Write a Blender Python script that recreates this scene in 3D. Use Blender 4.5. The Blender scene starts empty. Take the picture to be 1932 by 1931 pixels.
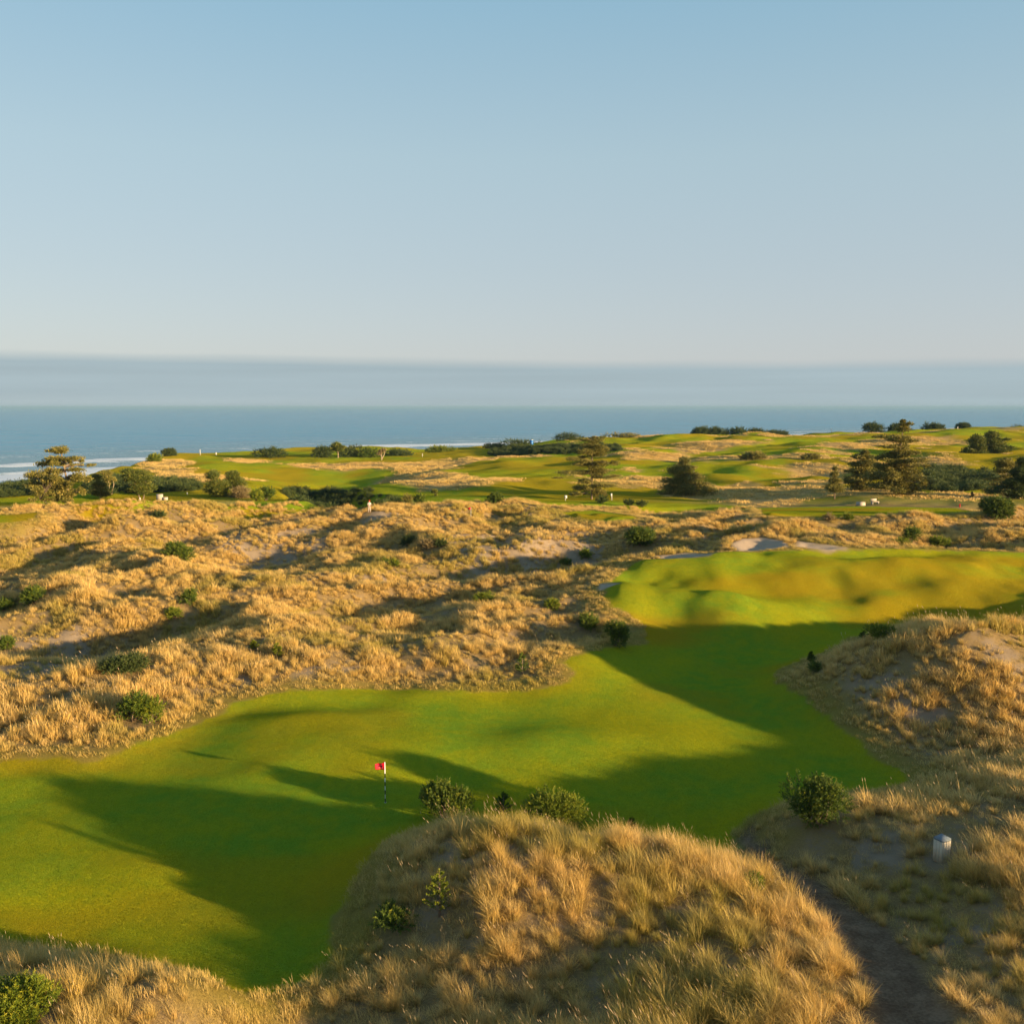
import bpy, math, random
import numpy as np
from mathutils import Vector

random.seed(7)
RNG = np.random.default_rng(7)
R = math.radians
sc = bpy.context.scene
COL = sc.collection

# ------------------------------------------------------------------ camera
CAM_Z = 21.0
PITCH = 6.09                      # degrees below the horizon
FOV = 55.0
cam_d = bpy.data.cameras.new('camera')
cam = bpy.data.objects.new('camera', cam_d)
COL.objects.link(cam)
cam.location = (0, 0, CAM_Z)
cam.rotation_euler = (R(90 - PITCH), 0, 0)
cam_d.sensor_fit = 'HORIZONTAL'
cam_d.angle = R(FOV)
cam_d.clip_start = 0.5
cam_d.clip_end = 400000
sc.camera = cam

# ------------------------------------------------------------------ sky, sun, exposure
SUN_EL, SUN_AZ = 7.2, 119.0      # azimuth clockwise from the view direction (+Y)
world = bpy.data.worlds.new('World')
sc.world = world
world.use_nodes = True
wn, wl = world.node_tree.nodes, world.node_tree.links
wn.clear()
w_out = wn.new('ShaderNodeOutputWorld')
w_bg = wn.new('ShaderNodeBackground')
w_bg.inputs['Strength'].default_value = 0.088
sky = wn.new('ShaderNodeTexSky')
sky.sky_type = 'NISHITA'
sky.sun_disc = False
sky.sun_elevation = R(SUN_EL)
sky.sun_rotation = R(SUN_AZ)
sky.altitude = 30
sky.air_density = 1.0
sky.dust_density = 0.6
sky.ozone_density = 1.6
tc = wn.new('ShaderNodeTexCoord')
sep = wn.new('ShaderNodeSeparateXYZ')
wl.new(tc.outputs['Generated'], sep.inputs[0])
hs = wn.new('ShaderNodeHueSaturation')
hs.inputs['Saturation'].default_value = 0.80
hs.inputs['Value'].default_value = 1.0
wl.new(sky.outputs[0], hs.inputs['Color'])
# thin high veil over the whole sky: the evening air is pale, paler low down
def wmath(op, a, b=None, clamp=False):
    n = wn.new('ShaderNodeMath'); n.operation = op; n.use_clamp = clamp
    for i, v in enumerate((a, b)):
        if v is None: continue
        if isinstance(v, (int, float)): n.inputs[i].default_value = v
        else: wl.new(v, n.inputs[i])
    return n.outputs[0]
def wramp(val, stops):
    n = wn.new('ShaderNodeValToRGB'); wl.new(val, n.inputs[0])
    cr = n.color_ramp
    while len(cr.elements) < len(stops): cr.elements.new(0.5)
    for e, (p, c) in zip(cr.elements, stops):
        e.position = p; e.color = (c[0], c[1], c[2], 1) if not isinstance(c, (int, float)) else (c, c, c, 1)
    return n.outputs[0]
veil = wn.new('ShaderNodeMix'); veil.data_type = 'RGBA'
veil.inputs['Factor'].default_value = 0.80
veil_col = wramp(sep.outputs['Z'], [(0.0, (1.98, 2.11, 2.36)), (0.06, (1.94, 2.11, 2.34)), (0.235, (1.62, 2.18, 2.46)), (0.365, (1.10, 1.93, 2.48)), (1.0, (0.45, 1.0, 1.75))])
wl.new(hs.outputs[0], veil.inputs['A'])
wl.new(veil_col, veil.inputs['B'])
# marine fog bank lying along the horizon
mp = wn.new('ShaderNodeMapping'); mp.inputs['Scale'].default_value = (3.0, 3.0, 30.0)
wl.new(tc.outputs['Generated'], mp.inputs[0])
nz = wn.new('ShaderNodeTexNoise'); nz.inputs['Scale'].default_value = 1.6; nz.inputs['Detail'].default_value = 5
wl.new(mp.outputs[0], nz.inputs[0])
wob = wmath('MULTIPLY', wmath('SUBTRACT', nz.outputs[0], 0.5), 0.007)
tilt = wmath('MULTIPLY', sep.outputs['X'], 0.0085)
zz = wmath('ADD', wmath('ADD', sep.outputs['Z'], wob), tilt)
fog_fac = wramp(wmath('MULTIPLY', zz, 10.0), [(0.0, 0.80), (0.10, 0.95), (0.38, 1.0), (0.485, 0.0), (1.0, 0.0)])
fogm = wn.new('ShaderNodeMix'); fogm.data_type = 'RGBA'
FOGC = (1.52, 1.90, 2.05)
nz2 = wn.new('ShaderNodeTexNoise'); nz2.inputs['Scale'].default_value = 2.2; nz2.inputs['Detail'].default_value = 4
mp2 = wn.new('ShaderNodeMapping'); mp2.inputs['Scale'].default_value = (1.2, 1.2, 45.0)
wl.new(tc.outputs['Generated'], mp2.inputs[0]); wl.new(mp2.outputs[0], nz2.inputs[0])
fogcol = wramp(nz2.outputs[0], [(0.3, tuple(c * 0.955 for c in FOGC)), (0.7, tuple(c * 1.06 for c in FOGC))])
wl.new(fog_fac, fogm.inputs['Factor'])
wl.new(veil.outputs['Result'], fogm.inputs['A'])
wl.new(fogcol, fogm.inputs['B'])
wl.new(fogm.outputs['Result'], w_bg.inputs['Color'])
wl.new(w_bg.outputs[0], w_out.inputs['Surface'])

sun_d = bpy.data.lights.new('sun', 'SUN')
sun_d.energy = 5.0
sun_d.angle = R(0.9)
sun_d.color = (1.0, 0.71, 0.385)
sun = bpy.data.objects.new('sun', sun_d)
COL.objects.link(sun)
sdir = Vector((math.sin(R(SUN_AZ)) * math.cos(R(SUN_EL)), math.cos(R(SUN_AZ)) * math.cos(R(SUN_EL)), math.sin(R(SUN_EL))))
sun.rotation_euler = sdir.to_track_quat('Z', 'Y').to_euler()
sun.location = (60, -30, 60)

sc.view_settings.view_transform = 'Standard'
sc.view_settings.look = 'None'
sc.view_settings.exposure = 1.56
sc.view_settings.gamma = 1.0
sc.view_settings.use_curve_mapping = False
sc.render.engine = 'CYCLES'
sc.cycles.use_denoising = True
sc.cycles.max_bounces = 6
sc.cycles.diffuse_bounces = 3
sc.cycles.transmission_bounces = 4
sc.cycles.transparent_max_bounces = 8
sc.cycles.volume_bounces = 0

# ------------------------------------------------------------------ photograph pixel (1932 wide) -> ray
FPX = 966.0 / math.tan(R(FOV / 2))
_cp, _sp = math.cos(R(PITCH)), math.sin(R(PITCH))
def ray(px, py):
    u, v = (px - 966.0) / FPX, (py - 965.5) / FPX
    return np.array([u, _cp - v * _sp, -_sp - v * _cp])
def on_plane(px, py, z):
    d = ray(px, py)
    t = (z - CAM_Z) / d[2]
    return d[0] * t, d[1] * t

# ------------------------------------------------------------------ noise
def _hash(ix, iy, seed):
    h = (ix.astype(np.int64) * 374761393 + iy.astype(np.int64) * 668265263 + seed * 1442695041) & 0xFFFFFFFF
    h = ((h ^ (h >> 13)) * 1274126177) & 0xFFFFFFFF
    return ((h ^ (h >> 16)) & 0xFFFFFF) / float(0xFFFFFF)
def vnoise(x, y, seed=0):
    ix, iy = np.floor(x), np.floor(y)
    fx, fy = x - ix, y - iy
    fx = fx * fx * fx * (fx * (fx * 6 - 15) + 10); fy = fy * fy * fy * (fy * (fy * 6 - 15) + 10)
    a = _hash(ix, iy, seed); b = _hash(ix + 1, iy, seed); c = _hash(ix, iy + 1, seed); d = _hash(ix + 1, iy + 1, seed)
    return (a + (b - a) * fx) * (1 - fy) + (c + (d - c) * fx) * fy
def fbm(x, y, octaves=4, seed=0, gain=0.5):
    s = 0; a = 1; n = 0
    for o in range(octaves):
        s = s + a * vnoise(x * 2 ** o + 17.3 * o, y * 2 ** o - 9.1 * o, seed + o); n += a; a *= gain
    return s / n
def sstep(a, b, x):
    t = np.clip((x - a) / (b - a), 0, 1)
    return t * t * (3 - 2 * t)

# ------------------------------------------------------------------ terrain heights: surveyed points (pixel x, pixel y, height above the green)
SURVEY = [
 # putting green and valley fairway
 (-250,1450,0.2),(0,1452,0),(200,1450,0),(-200,1620,0.2),(0,1600,0),(300,1600,0),(0,1735,0),(300,1745,-.1),(550,1700,-.2),(600,1500,0),(600,1400,.25),
 (500,1340,.5),(800,1330,.4),(850,1440,0),(1000,1400,.1),(1100,1480,-.2),(1250,1550,-.3),(1100,1340,0),(1300,1300,0),(1300,1400,-.1),
 (1500,1450,-.1),(1600,1470,0),(1450,1250,.2),(1250,1245,.4),(500,1850,-.1),(420,1790,-.1),(740,1560,-.1),(610,1620,-.2),
 # upper fairway
 (1250,1205,.9),(1400,1215,.5),(1550,1215,.3),(1250,1150,2.3),(1400,1150,1.9),(1600,1150,1.6),(1900,1180,1.2),(1180,1110,3.3),(1300,1090,3.5),
 (1500,1090,3.5),(1700,1100,3.0),(1900,1120,2.4),(1300,1052,4.5),(1500,1038,4.9),(1750,1040,4.7),(1932,1046,4.2),(2150,1080,3.2),(2150,1150,2.5),
 # left dunes
 (-200,1440,.6),(0,1425,.5),(150,1425,.4),(150,1275,2.1),(-100,1270,2.4),(60,1330,1.2),(150,1240,.9),(-100,1220,1.0),(350,1330,.5),(250,1290,1.9),(500,1240,2.0),(450,1172,2.3),
 (250,1140,2.7),(50,1130,2.3),(-150,1120,2.6),(120,1165,1.5),(0,1180,1.2),(300,1215,1.0),(0,1060,2.7),(200,1050,3.5),(400,1060,3.3),(100,1030,2.3),
 (-150,1000,4.5),(150,962,6.0),(60,990,4.8),(280,968,5.6),(370,1003,3.0),(440,1005,3.0),(500,953,4.9),(620,972,5.4),(700,962,5.6),(800,978,4.9),(900,957,5.1),
 (1000,957,4.9),(1150,985,4.4),(700,1010,4.0),(600,1060,3.0),(700,1110,2.2),(900,1030,3.6),(850,1090,2.5),(1000,1020,4.1),(1050,1060,3.0),
 (1050,1110,3.1),(950,1150,1.7),(800,1170,1.5),(600,1150,2.3),(650,1240,2.0),(900,1215,2.1),(1020,1258,1.3),(760,1235,1.4),(1100,1190,1.9),
 (1165,1205,1.3),(400,1300,.9),(300,1345,.8),(700,1292,.4),(960,1298,.3),(850,1260,1.3),
 # central mound
 (1000,1562,0),(830,1552,0),(1200,1592,0),(850,1545,3.2),(1050,1555,3.3),(1200,1582,2.8),(1330,1608,2.1),(1420,1642,1.4),(720,1640,1.1),(690,1690,.5),
 (640,1770,.1),(860,1650,2.4),(1000,1700,2.2),(1200,1700,2.1),(800,1780,.6),(1000,1850,.7),(1300,1800,1.8),(1500,1750,2.0),(1570,1800,1.6),
 (600,1900,.3),(750,1900,.4),(1100,1931,.9),(1400,1900,1.7),(1550,1900,1.8),(1200,2100,1.2),(800,2100,.6),
 # path
 (1400,1598,0),(1480,1650,.3),(1560,1700,.6),(1650,1800,.8),(1700,1900,1.0),(1720,2050,1.2),
 # dune at the bottom left
 (100,1803,2.7),(330,1834,2.7),(420,1890,1.6),(205,1835,1.7),(200,1940,2.6),(0,1900,2.7),(470,1970,.5),(100,1792,0),(330,1820,0),(-200,1800,2.2),(-200,1950,2.4),(100,2200,2.4),
 # right-hand dune by the path
 (1420,1562,.4),(1540,1530,2.0),(1600,1590,1.6),(1700,1560,2.3),(1775,1625,2.0),(1850,1500,2.1),(1932,1480,2.3),(1932,1650,2.6),(1850,1750,1.8),
 (1800,1850,1.6),(1932,1900,2.2),(1760,1480,1.1),(2100,1450,1.9),(2150,1600,2.2),(2150,1800,2.0),(2150,1350,1.5),(2100,2100,1.8),
 # large dune on the right
 (1470,1277,.2),(1530,1342,.2),(1620,1412,.1),(1700,1452,.3),(1720,1492,.5),(1600,1227,3.2),(1740,1197,5.0),(1860,1207,5.2),(1932,1217,5.3),(2150,1235,4.4),
 (1650,1290,2.3),(1800,1300,2.9),(1932,1300,3.2),(1750,1380,.9),(1900,1400,1.3),(1740,1181,.9),(1900,1186,1.0),
 # dunes above the upper fairway
 (1250,1012,4.9),(1400,1012,5.4),(1600,990,5.9),(1750,982,6.1),(1900,992,5.9),(2100,980,6.5),(1650,966,5.2),(1480,965,5.0),(1840,966,5.4),
 (1110,972,4.4),(1200,975,4.6),(1300,960,4.3),
 # middle plain
 (-150,950,3.5),(50,946,3.2),(200,945,3.2),(300,938,3),(420,935,3.4),(520,925,2.8),(650,932,-3),(700,948,0),(580,945,-1),(540,916,2.8),(650,916,2.8),(740,918,2.8),(820,940,3),(1000,942,3),
 (1110,948,4.2),(1300,950,3.6),(1500,940,4),(1600,938,5),(1620,948,5),(1720,928,5.5),(1880,930,5),(2100,940,5),
 (500,900,2.5),(800,890,2.5),(1000,900,3),(1200,900,3.5),(1400,900,4),(1700,905,4),(1900,915,4.5),
 (300,900,2.5),(430,872,2.5),(700,870,2.5),(900,870,3),(1100,870,4),(1300,870,5),(1500,870,6),(1700,860,7),(1900,860,7.5),(2200,850,8),
 (60,915,2.5),(0,906,3),(-300,906,3),(200,905,2),(280,870,2.2),(430,853,3),(560,847,3),(760,847,3),(880,847,3),(1000,838,5.5),(1100,829,6.4),(1200,822,8.5),(1300,824,7),
 (1450,822,6.5),(1540,819,7),(1650,816,9),(1760,813,9),(1932,806,9.5),(2300,800,11),
]
_sx, _sz = [], []
for px, py, z in SURVEY:
    x, y = on_plane(px, py, z)
    _sx.append((math.atan2(x, y), math.log(math.hypot(x, y)))); _sz.append(z)
# ground outside the picture, so that the land goes on on every side (x, y, z)
for x, y, z in [(0,4,2.0),(14,6,1.8),(-14,6,2.2),(40,-10,1.4),(60,20,2.0),(75,60,3.6),(90,110,6),(-45,0,3),(-70,40,2.5),(-110,90,4),(-160,120,5),
                (160,60,7),(200,160,7),(300,300,9),(500,450,11),(700,300,12),(-60,-60,4),(60,-80,2),(300,-100,10),(-250,60,4),(0,-120,4),(900,700,12)]:
    _sx.append((math.atan2(x, y), math.log(math.hypot(x, y)))); _sz.append(z)
_sx = np.array(_sx); _sz = np.array(_sz)
_C2 = 0.045 ** 2
def _kern(a, b):
    return np.sqrt((a[:, None, 0] - b[None, :, 0]) ** 2 + (a[:, None, 1] - b[None, :, 1]) ** 2 + _C2)
_n = len(_sx)
_A = np.zeros((_n + 1, _n + 1))
_A[:_n, :_n] = -_kern(_sx, _sx) + np.eye(_n) * 0.006
_A[:_n, _n] = 1; _A[_n, :_n] = 1
_wts = np.linalg.solve(_A, np.append(_sz, 0.0))
SEA_Z = -22.0
_edge_px = [(-3000,300),(-900,230),(-300,238),(0,246),(60,252),(150,285),(210,325),(280,366),(340,402),(430,412),(560,440),(760,447),(880,442),(1000,452),(1100,476),
            (1300,500),(1540,540),(1760,575),(1932,630),(2300,760),(5000,1500)]
_edge_th = np.array([math.atan((p - 966) / FPX) for p, _ in _edge_px]); _edge_r = np.array([float(r) for _, r in _edge_px])
def base_height(x, y):
    x = np.asarray(x, float).ravel(); y = np.asarray(y, float).ravel()
    out = np.empty(len(x))
    for i in range(0, len(x), 40000):
        xs, ys = x[i:i + 40000], y[i:i + 40000]
        q = np.stack([np.arctan2(xs, ys), np.log(np.maximum(np.hypot(xs, ys), 3.0))], 1)
        out[i:i + 40000] = -_kern(q, _sx) @ _wts[:_n] + _wts[_n]
    return out
def coast_fall(x, y, z):
    th = np.arctan2(x, y); r = np.hypot(x, y)
    re = np.interp(th, _edge_th, _edge_r) * (1 + 0.02 * (fbm(th * 40, th * 0 + 3, 3, 5) - 0.5))
    d = r - re
    k = sstep(0, 1, d / 55.0)
    beach = -20.3 - np.clip(d - 55, 0, 4000) * 0.006
    return np.where(d > 0, z * (1 - k) + np.maximum(beach, -40) * k, z)
def _march(fn, px, py, r0=12.0, r1=1500.0, n=1400):
    d = ray(px, py); dh = math.hypot(d[0], d[1])
    rr = np.exp(np.linspace(math.log(r0), math.log(r1), n)); t = rr / dh
    zz_ = CAM_Z + d[2] * t
    h = fn(d[0] * t, d[1] * t)
    below = np.nonzero(zz_ < h)[0]
    if len(below) == 0: return d[0] * t[-1], d[1] * t[-1]
    i = max(below[0], 1)
    a, b = zz_[i - 1] - h[i - 1], zz_[i] - h[i]
    f = a / (a - b) if a != b else 0
    tt = t[i - 1] + (t[i] - t[i - 1]) * f
    return d[0] * tt, d[1] * tt

# ------------------------------------------------------------------ zones, traced on the ground
def ground_poly(pts):
    out = []
    for p in pts:
        if len(p) == 3: out.append(on_plane(*p))
        else: out.append(_march(base_height, *p))
    return np.array(out)
def sdf(poly, x, y):
    """signed distance, negative inside"""
    x = np.asarray(x, float); y = np.asarray(y, float)
    d2 = np.full(x.shape, 1e18); inside = np.zeros(x.shape, bool)
    n = len(poly)
    for i in range(n):
        ax, ay = poly[i]; bx, by = poly[(i + 1) % n]
        ex, ey = bx - ax, by - ay
        t = np.clip(((x - ax) * ex + (y - ay) * ey) / (ex * ex + ey * ey + 1e-12), 0, 1)
        d2 = np.minimum(d2, (x - ax - t * ex) ** 2 + (y - ay - t * ey) ** 2)
        if ay != by:
            c = ((ay > y) != (by > y)) & (x < (bx - ax) * (y - ay) / (by - ay) + ax)
            inside ^= c
    d = np.sqrt(d2)
    return np.where(inside, -d, d)
MOWN = [ground_poly(p) for p in [
  # green, valley and upper fairway (a third number fixes the height of a point the dunes hide)
  [(-260,1440),(0,1432),(100,1428),(165,1433),(230,1415),(300,1390),(360,1368),(405,1352),(440,1325),(520,1305),(600,1300),(700,1300),(860,1303),(960,1303),
   (1020,1300),(1075,1285),(1084,1268),(1062,1248),(1095,1232),(1190,1215),(1222,1216),(1215,1180),(1190,1160),(1150,1140),(1140,1110),(1165,1085),(1200,1062),
   (1260,1058),(1340,1046),(1400,1042),(1500,1037),(1600,1034),(1750,1036),(1932,1042),(2200,1060),(2250,1150,2.0),(1950,1192,.9),(1750,1186,.9),(1600,1205,.6),(1540,1236),
   (1470,1262),(1465,1285),(1520,1320),(1600,1380),(1660,1430),(1700,1450),(1715,1470),(1690,1488,.2),(1600,1502,.1),(1500,1532,.1),(1420,1556,0),(1385,1575,0),(1405,1605,0),
   (1330,1606,0),(1170,1583,0),(1000,1563,0),(830,1553,0),(740,1592,0),(690,1652,0),(645,1720,0),(622,1790,0),(600,1830,0),(520,1880,0),(440,1925,0),(405,1900,0),(380,1845,0),
   (180,1803,0),(100,1795,0),(0,1785,0),(-260,1790,0)],
  [(1060,966),(1120,962),(1195,972),(1205,980),(1150,984),(1080,978)],
  [(1430,958),(1600,955),(1800,958),(1845,966),(1700,972),(1560,976),(1440,974)],
  [(-80,974),(30,970),(72,966),(66,978),(30,986),(-80,992)],
]]
FAR_GREEN = [ground_poly(p) for p in [
  [(-60,944),(60,942),(150,944),(200,938),(330,934),(380,940),(340,948),(240,958),(150,956),(80,952),(-60,956)],
  [(420,955),(520,940),(600,952),(680,958),(560,962)],
  [(690,936),(760,930),(900,932),(1060,938),(1250,946),(1400,952),(1420,962),(1200,958),(1060,956),(800,946)],
]]
TAN = [ground_poly(p) for p in [
  [(262,870),(300,864),(373,868),(360,880),(300,886),(275,888)], [(275,890),(350,888),(390,898),(480,905),(390,913),(290,906)],
  [(420,861),(470,863),(512,872),(470,874)], [(500,874),(560,873),(700,871),(831,868),(870,862),(1000,859),(1065,861),(930,868),(831,884),(760,893),(700,886),(650,886),(537,878)],
  [(714,905),(760,894),(880,893),(980,908),(930,916),(860,924),(760,916)], [(1148,862),(1220,858),(1290,858),(1283,868),(1200,872)],
  [(1230,846),(1300,833),(1447,831),(1420,838),(1330,850),(1283,856)], [(1516,845),(1560,836),(1657,827),(1720,826),(1790,826),(1700,836),(1620,846)],
  [(1433,884),(1500,876),(1598,878),(1600,900),(1520,900),(1480,892)], [(1357,938),(1420,930),(1543,928),(1530,948),(1420,952)],
  [(1746,934),(1790,930),(1884,930),(1890,946),(1800,944)], [(1650,862),(1750,858),(1830,866),(1800,876),(1740,870)],
]]
SAND = [ground_poly(p) for p in [
  [(1378,1026),(1400,1016),(1440,1013),(1476,1020),(1488,1030),(1440,1038),(1395,1040)],
  [(1505,1020),(1560,1027),(1608,1034),(1560,1037),(1500,1031)],
  [(1232,1049),(1290,1043),(1352,1044),(1340,1056),(1270,1060)],
  [(1128,1101),(1160,1100),(1165,1108),(1135,1112)],
]]
PATH = ground_poly([(1385,1585,0),(1420,1575,0),(1470,1620),(1560,1660),(1640,1720),(1720,1790),(1790,1870),(1830,1960),(1850,2100),(1640,2100),(1635,1960),(1615,1850),(1570,1760),(1500,1700),(1440,1650),(1400,1615,0)])
# parts of the dunes with little grass on the sand
BARE = [ground_poly(p) for p in [
  [(395,1010),(480,995),(600,980),(690,966),(760,960),(740,985),(640,1000),(560,1025),(430,1030)], [(830,1000),(930,985),(1060,990),(1150,1005),(1120,1050),(960,1060),(850,1040)],
  [(-40,1195),(120,1180),(260,1195),(320,1240),(180,1258),(-40,1270)], [(590,1075),(700,1066),(770,1085),(700,1104),(610,1100)], [(530,1262),(640,1245),(680,1280),(560,1294)],
  [(1850,1222),(1950,1225),(1960,1262),(1880,1250)], [(1590,1290),(1680,1275),(1760,1330),(1720,1400),(1640,1350)], [(830,1590),(960,1570),(1060,1610),(1060,1700),(960,1690),(880,1640)],
  [(1610,1560),(1690,1550),(1720,1600),(1640,1610)], [(1750,1590),(1830,1570),(1860,1610),(1790,1640)], [(1800,1760),(1870,1740),(1900,1800),(1830,1800)],[(380,1260),(500,1250),(520,1290),(440,1310)],
]]
SCRUB = [ground_poly(p) for p in [
  [(-300,900),(60,903),(90,925),(70,942),(-300,944)], [(150,915),(220,900),(300,905),(392,918),(390,932),(300,934),(200,940),(150,940)],
  [(520,928),(560,922),(700,920),(752,930),(770,946),(700,962),(620,958),(540,945)],
  [(1735,890),(1790,880),(1880,882),(1900,905),(1890,925),(1800,928),(1735,926)], [(905,852),(980,842),(1090,846),(1180,848),(1180,857),(1050,859),(940,858)],
]]
# humps and hollows of the raised fairway: place, height, radius, stretch
HUMPS = [(_march(base_height, px, py), 0, a, rr, st) for px, py, a, rr, st in [
  (1235,1118,.75,3.6,2.2),(1390,1150,.55,3.0,2.6),(1255,1158,-.48,2.2,1.6),(1440,1066,-.55,2.6,1.7),(1470,1100,.5,3.5,2.2),(1620,1066,.75,4.5,2.6),(1690,1098,-.45,2.6,1.8),
  (1790,1072,.6,4.0,2.4),(1770,1112,.55,3.0,2.4),(1640,1150,.45,3.0,2.6),(1760,1158,-.45,2.8,2.6),(1890,1098,-.45,3.4,2.0),(1890,1140,.5,2.8,2.4),(1560,1120,-.35,3.0,2.0),(1340,1085,.45,3.0,2.2),
  (520,1335,-.45,2.2,2.2),(560,1352,.30,2.5,2.5),(760,1400,.25,4.0,2.5),(1000,1420,.30,3.0,3.0),(1180,1385,.30,3.0,3.0)]]
def mown_d(x, y):
    d = np.full(np.shape(x), 1e9)
    for p in MOWN: d = np.minimum(d, sdf(p, x, y))
    return d
def poly_d(polys, x, y):
    d = np.full(np.shape(x), 1e9)
    for p in polys: d = np.minimum(d, sdf(p, x, y))
    return d
def height(x, y, md=None, pd=None):
    x = np.asarray(x, float); y = np.asarray(y, float)
    z = base_height(x, y).reshape(x.shape)
    r = np.hypot(x, y)
    if md is None: md = mown_d(x, y)
    if pd is None: pd = sdf(PATH, x, y)
    rough = sstep(0.3, 5.0, np.minimum(md, poly_d(SAND, x, y) + 0.5)) * sstep(-1.0, 2.5, pd)
    dune = rough * (1 - sstep(150, 185, r))
    a = fbm(x / 9.0 + 40, y / 11.0 + 7, 3, 11)
    ru, rv = 0.90 * x + 0.44 * y, -0.44 * x + 0.90 * y
    ridge = 1 - np.abs(2 * fbm(ru / 30.0 + 3, rv / 13.0, 3, 21) - 1)
    z = z + dune * (0.50 + 0.5 * sstep(60, 120, r)) * ((a - 0.5) * (1.9 + 1.0 * sstep(58, 85, r)) + (ridge - 0.75) * (1.6 + 3.2 * sstep(58, 85, r)))
    z = z - (0.5 + 0.6 * sstep(90, 125, r)) * dune
    z = z + dune * (fbm(x / 1.6, y / 1.6, 2, 31) - 0.5) * 0.28
    # rolling mown ground
    fair = (1 - sstep(-1.5, 0.5, md)) * (r < 150)
    up = sstep(78, 92, r)
    z = z + fair * up * ((fbm(x / 11.0, y / 9.0, 2, 41) - 0.5) * 2.2 + (fbm(x / 4.0, y / 4.5, 2, 42) - 0.5) * 0.6) + fair * (1 - up) * (fbm(x / 12.0, y / 10.0, 3, 43) - 0.5) * 0.6
    for (cx, cy), _, ha, hr, hs in HUMPS:
        z = z + fair * ha * np.exp(-(((x - cx) / (hr * hs)) ** 2 + ((y - cy) / hr) ** 2))
    far = sstep(165, 230, r)
    z = z + far * ((fbm(x / 32.0, y / 40.0, 3, 51) - 0.5) * 3.5 + (fbm(x / 13.0, y / 14.0, 2, 53) - 0.5) * 1.5) * (0.7 + 0.6 * sstep(-30, 80, x))
    z = z - 3.0 * sstep(0, 7, -sdf(SCRUB[2], x, y)) - 1.0 * sstep(0, 5, -sdf(SCRUB[3], x, y))
    return coast_fall(x, y, z)
def at(px, py):
    x, y = _march(lambda a, b: height(a, b), px, py)
    return float(x), float(y), float(height(np.array([x]), np.array([y]))[0])
def hz(x, y):
    return float(height(np.array([float(x)]), np.array([float(y)]))[0])
def at_r(px, r):
    th = math.atan((px - 966) / FPX)
    # horizontal bearing of a pixel column near the horizon
    x, y = r * math.sin(th), r * math.cos(th)
    return x, y, hz(x, y)

# ------------------------------------------------------------------ materials
def new_mat(name):
    m = bpy.data.materials.new(name); m.use_nodes = True
    nt = m.node_tree; nt.nodes.clear()
    return m, nt.nodes, nt.links
class NB:
    """small node builder"""
    def __init__(s, name):
        s.m, s.n, s.l = new_mat(name)
        s.out = s.n.new('ShaderNodeOutputMaterial')
    def _in(s, sock, v):
        if isinstance(v, (int, float)): sock.default_value = v
        elif isinstance(v, tuple): sock.default_value = v if len(v) == 4 or sock.type == 'VECTOR' else (*v, 1)
        else: s.l.new(v, sock)
    def attr(s, name, inst=False):
        a = s.n.new('ShaderNodeAttribute'); a.attribute_name = name
        if inst: a.attribute_type = 'INSTANCER'
        return a
    def geo(s): return s.n.new('ShaderNodeNewGeometry').outputs['Position']
    def noise(s, vec, scale, detail=3, rough=0.55, stretch=None):
        if stretch:
            mp_ = s.n.new('ShaderNodeMapping'); mp_.inputs['Scale'].default_value = stretch
            s.l.new(vec, mp_.inputs[0]); vec = mp_.outputs[0]
        t = s.n.new('ShaderNodeTexNoise'); t.inputs['Scale'].default_value = scale
        t.inputs['Detail'].default_value = detail; t.inputs['Roughness'].default_value = rough
        s.l.new(vec, t.inputs['Vector']); return t.outputs[0]
    def math(s, op, a, b=0.0, clamp=False):
        t = s.n.new('ShaderNodeMath'); t.operation = op; t.use_clamp = clamp
        s._in(t.inputs[0], a); s._in(t.inputs[1], b); return t.outputs[0]
    def mix(s, f, a, b):
        t = s.n.new('ShaderNodeMix'); t.data_type = 'RGBA'
        s._in(t.inputs['Factor'], f); s._in(t.inputs['A'], a); s._in(t.inputs['B'], b); return t.outputs['Result']
    def remap(s, v, a, b, c=0.0, d=1.0):
        t = s.n.new('ShaderNodeMapRange'); t.interpolation_type = 'SMOOTHSTEP'
        s._in(t.inputs['Value'], v)
        for i, q in zip(('From Min', 'From Max', 'To Min', 'To Max'), (a, b, c, d)): t.inputs[i].default_value = q
        return t.outputs[0]
    def bump(s, h, strength, dist):
        t = s.n.new('ShaderNodeBump'); t.inputs['Strength'].default_value = strength; t.inputs['Distance'].default_value = dist
        s.l.new(h, t.inputs['Height']); return t.outputs[0]
    def pbr(s, col, rough=0.8, normal=None, spec=0.2, **kw):
        p = s.n.new('ShaderNodeBsdfPrincipled')
        s._in(p.inputs['Base Color'], col); s._in(p.inputs['Roughness'], rough)
        p.inputs['Specular IOR Level'].default_value = spec
        if normal is not None: s.l.new(normal, p.inputs['Normal'])
        for k, v in kw.items(): s._in(p.inputs[k], v)
        return p
    def done(s, shader): s.l.new(shader, s.out.inputs['Surface']); return s.m

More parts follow.
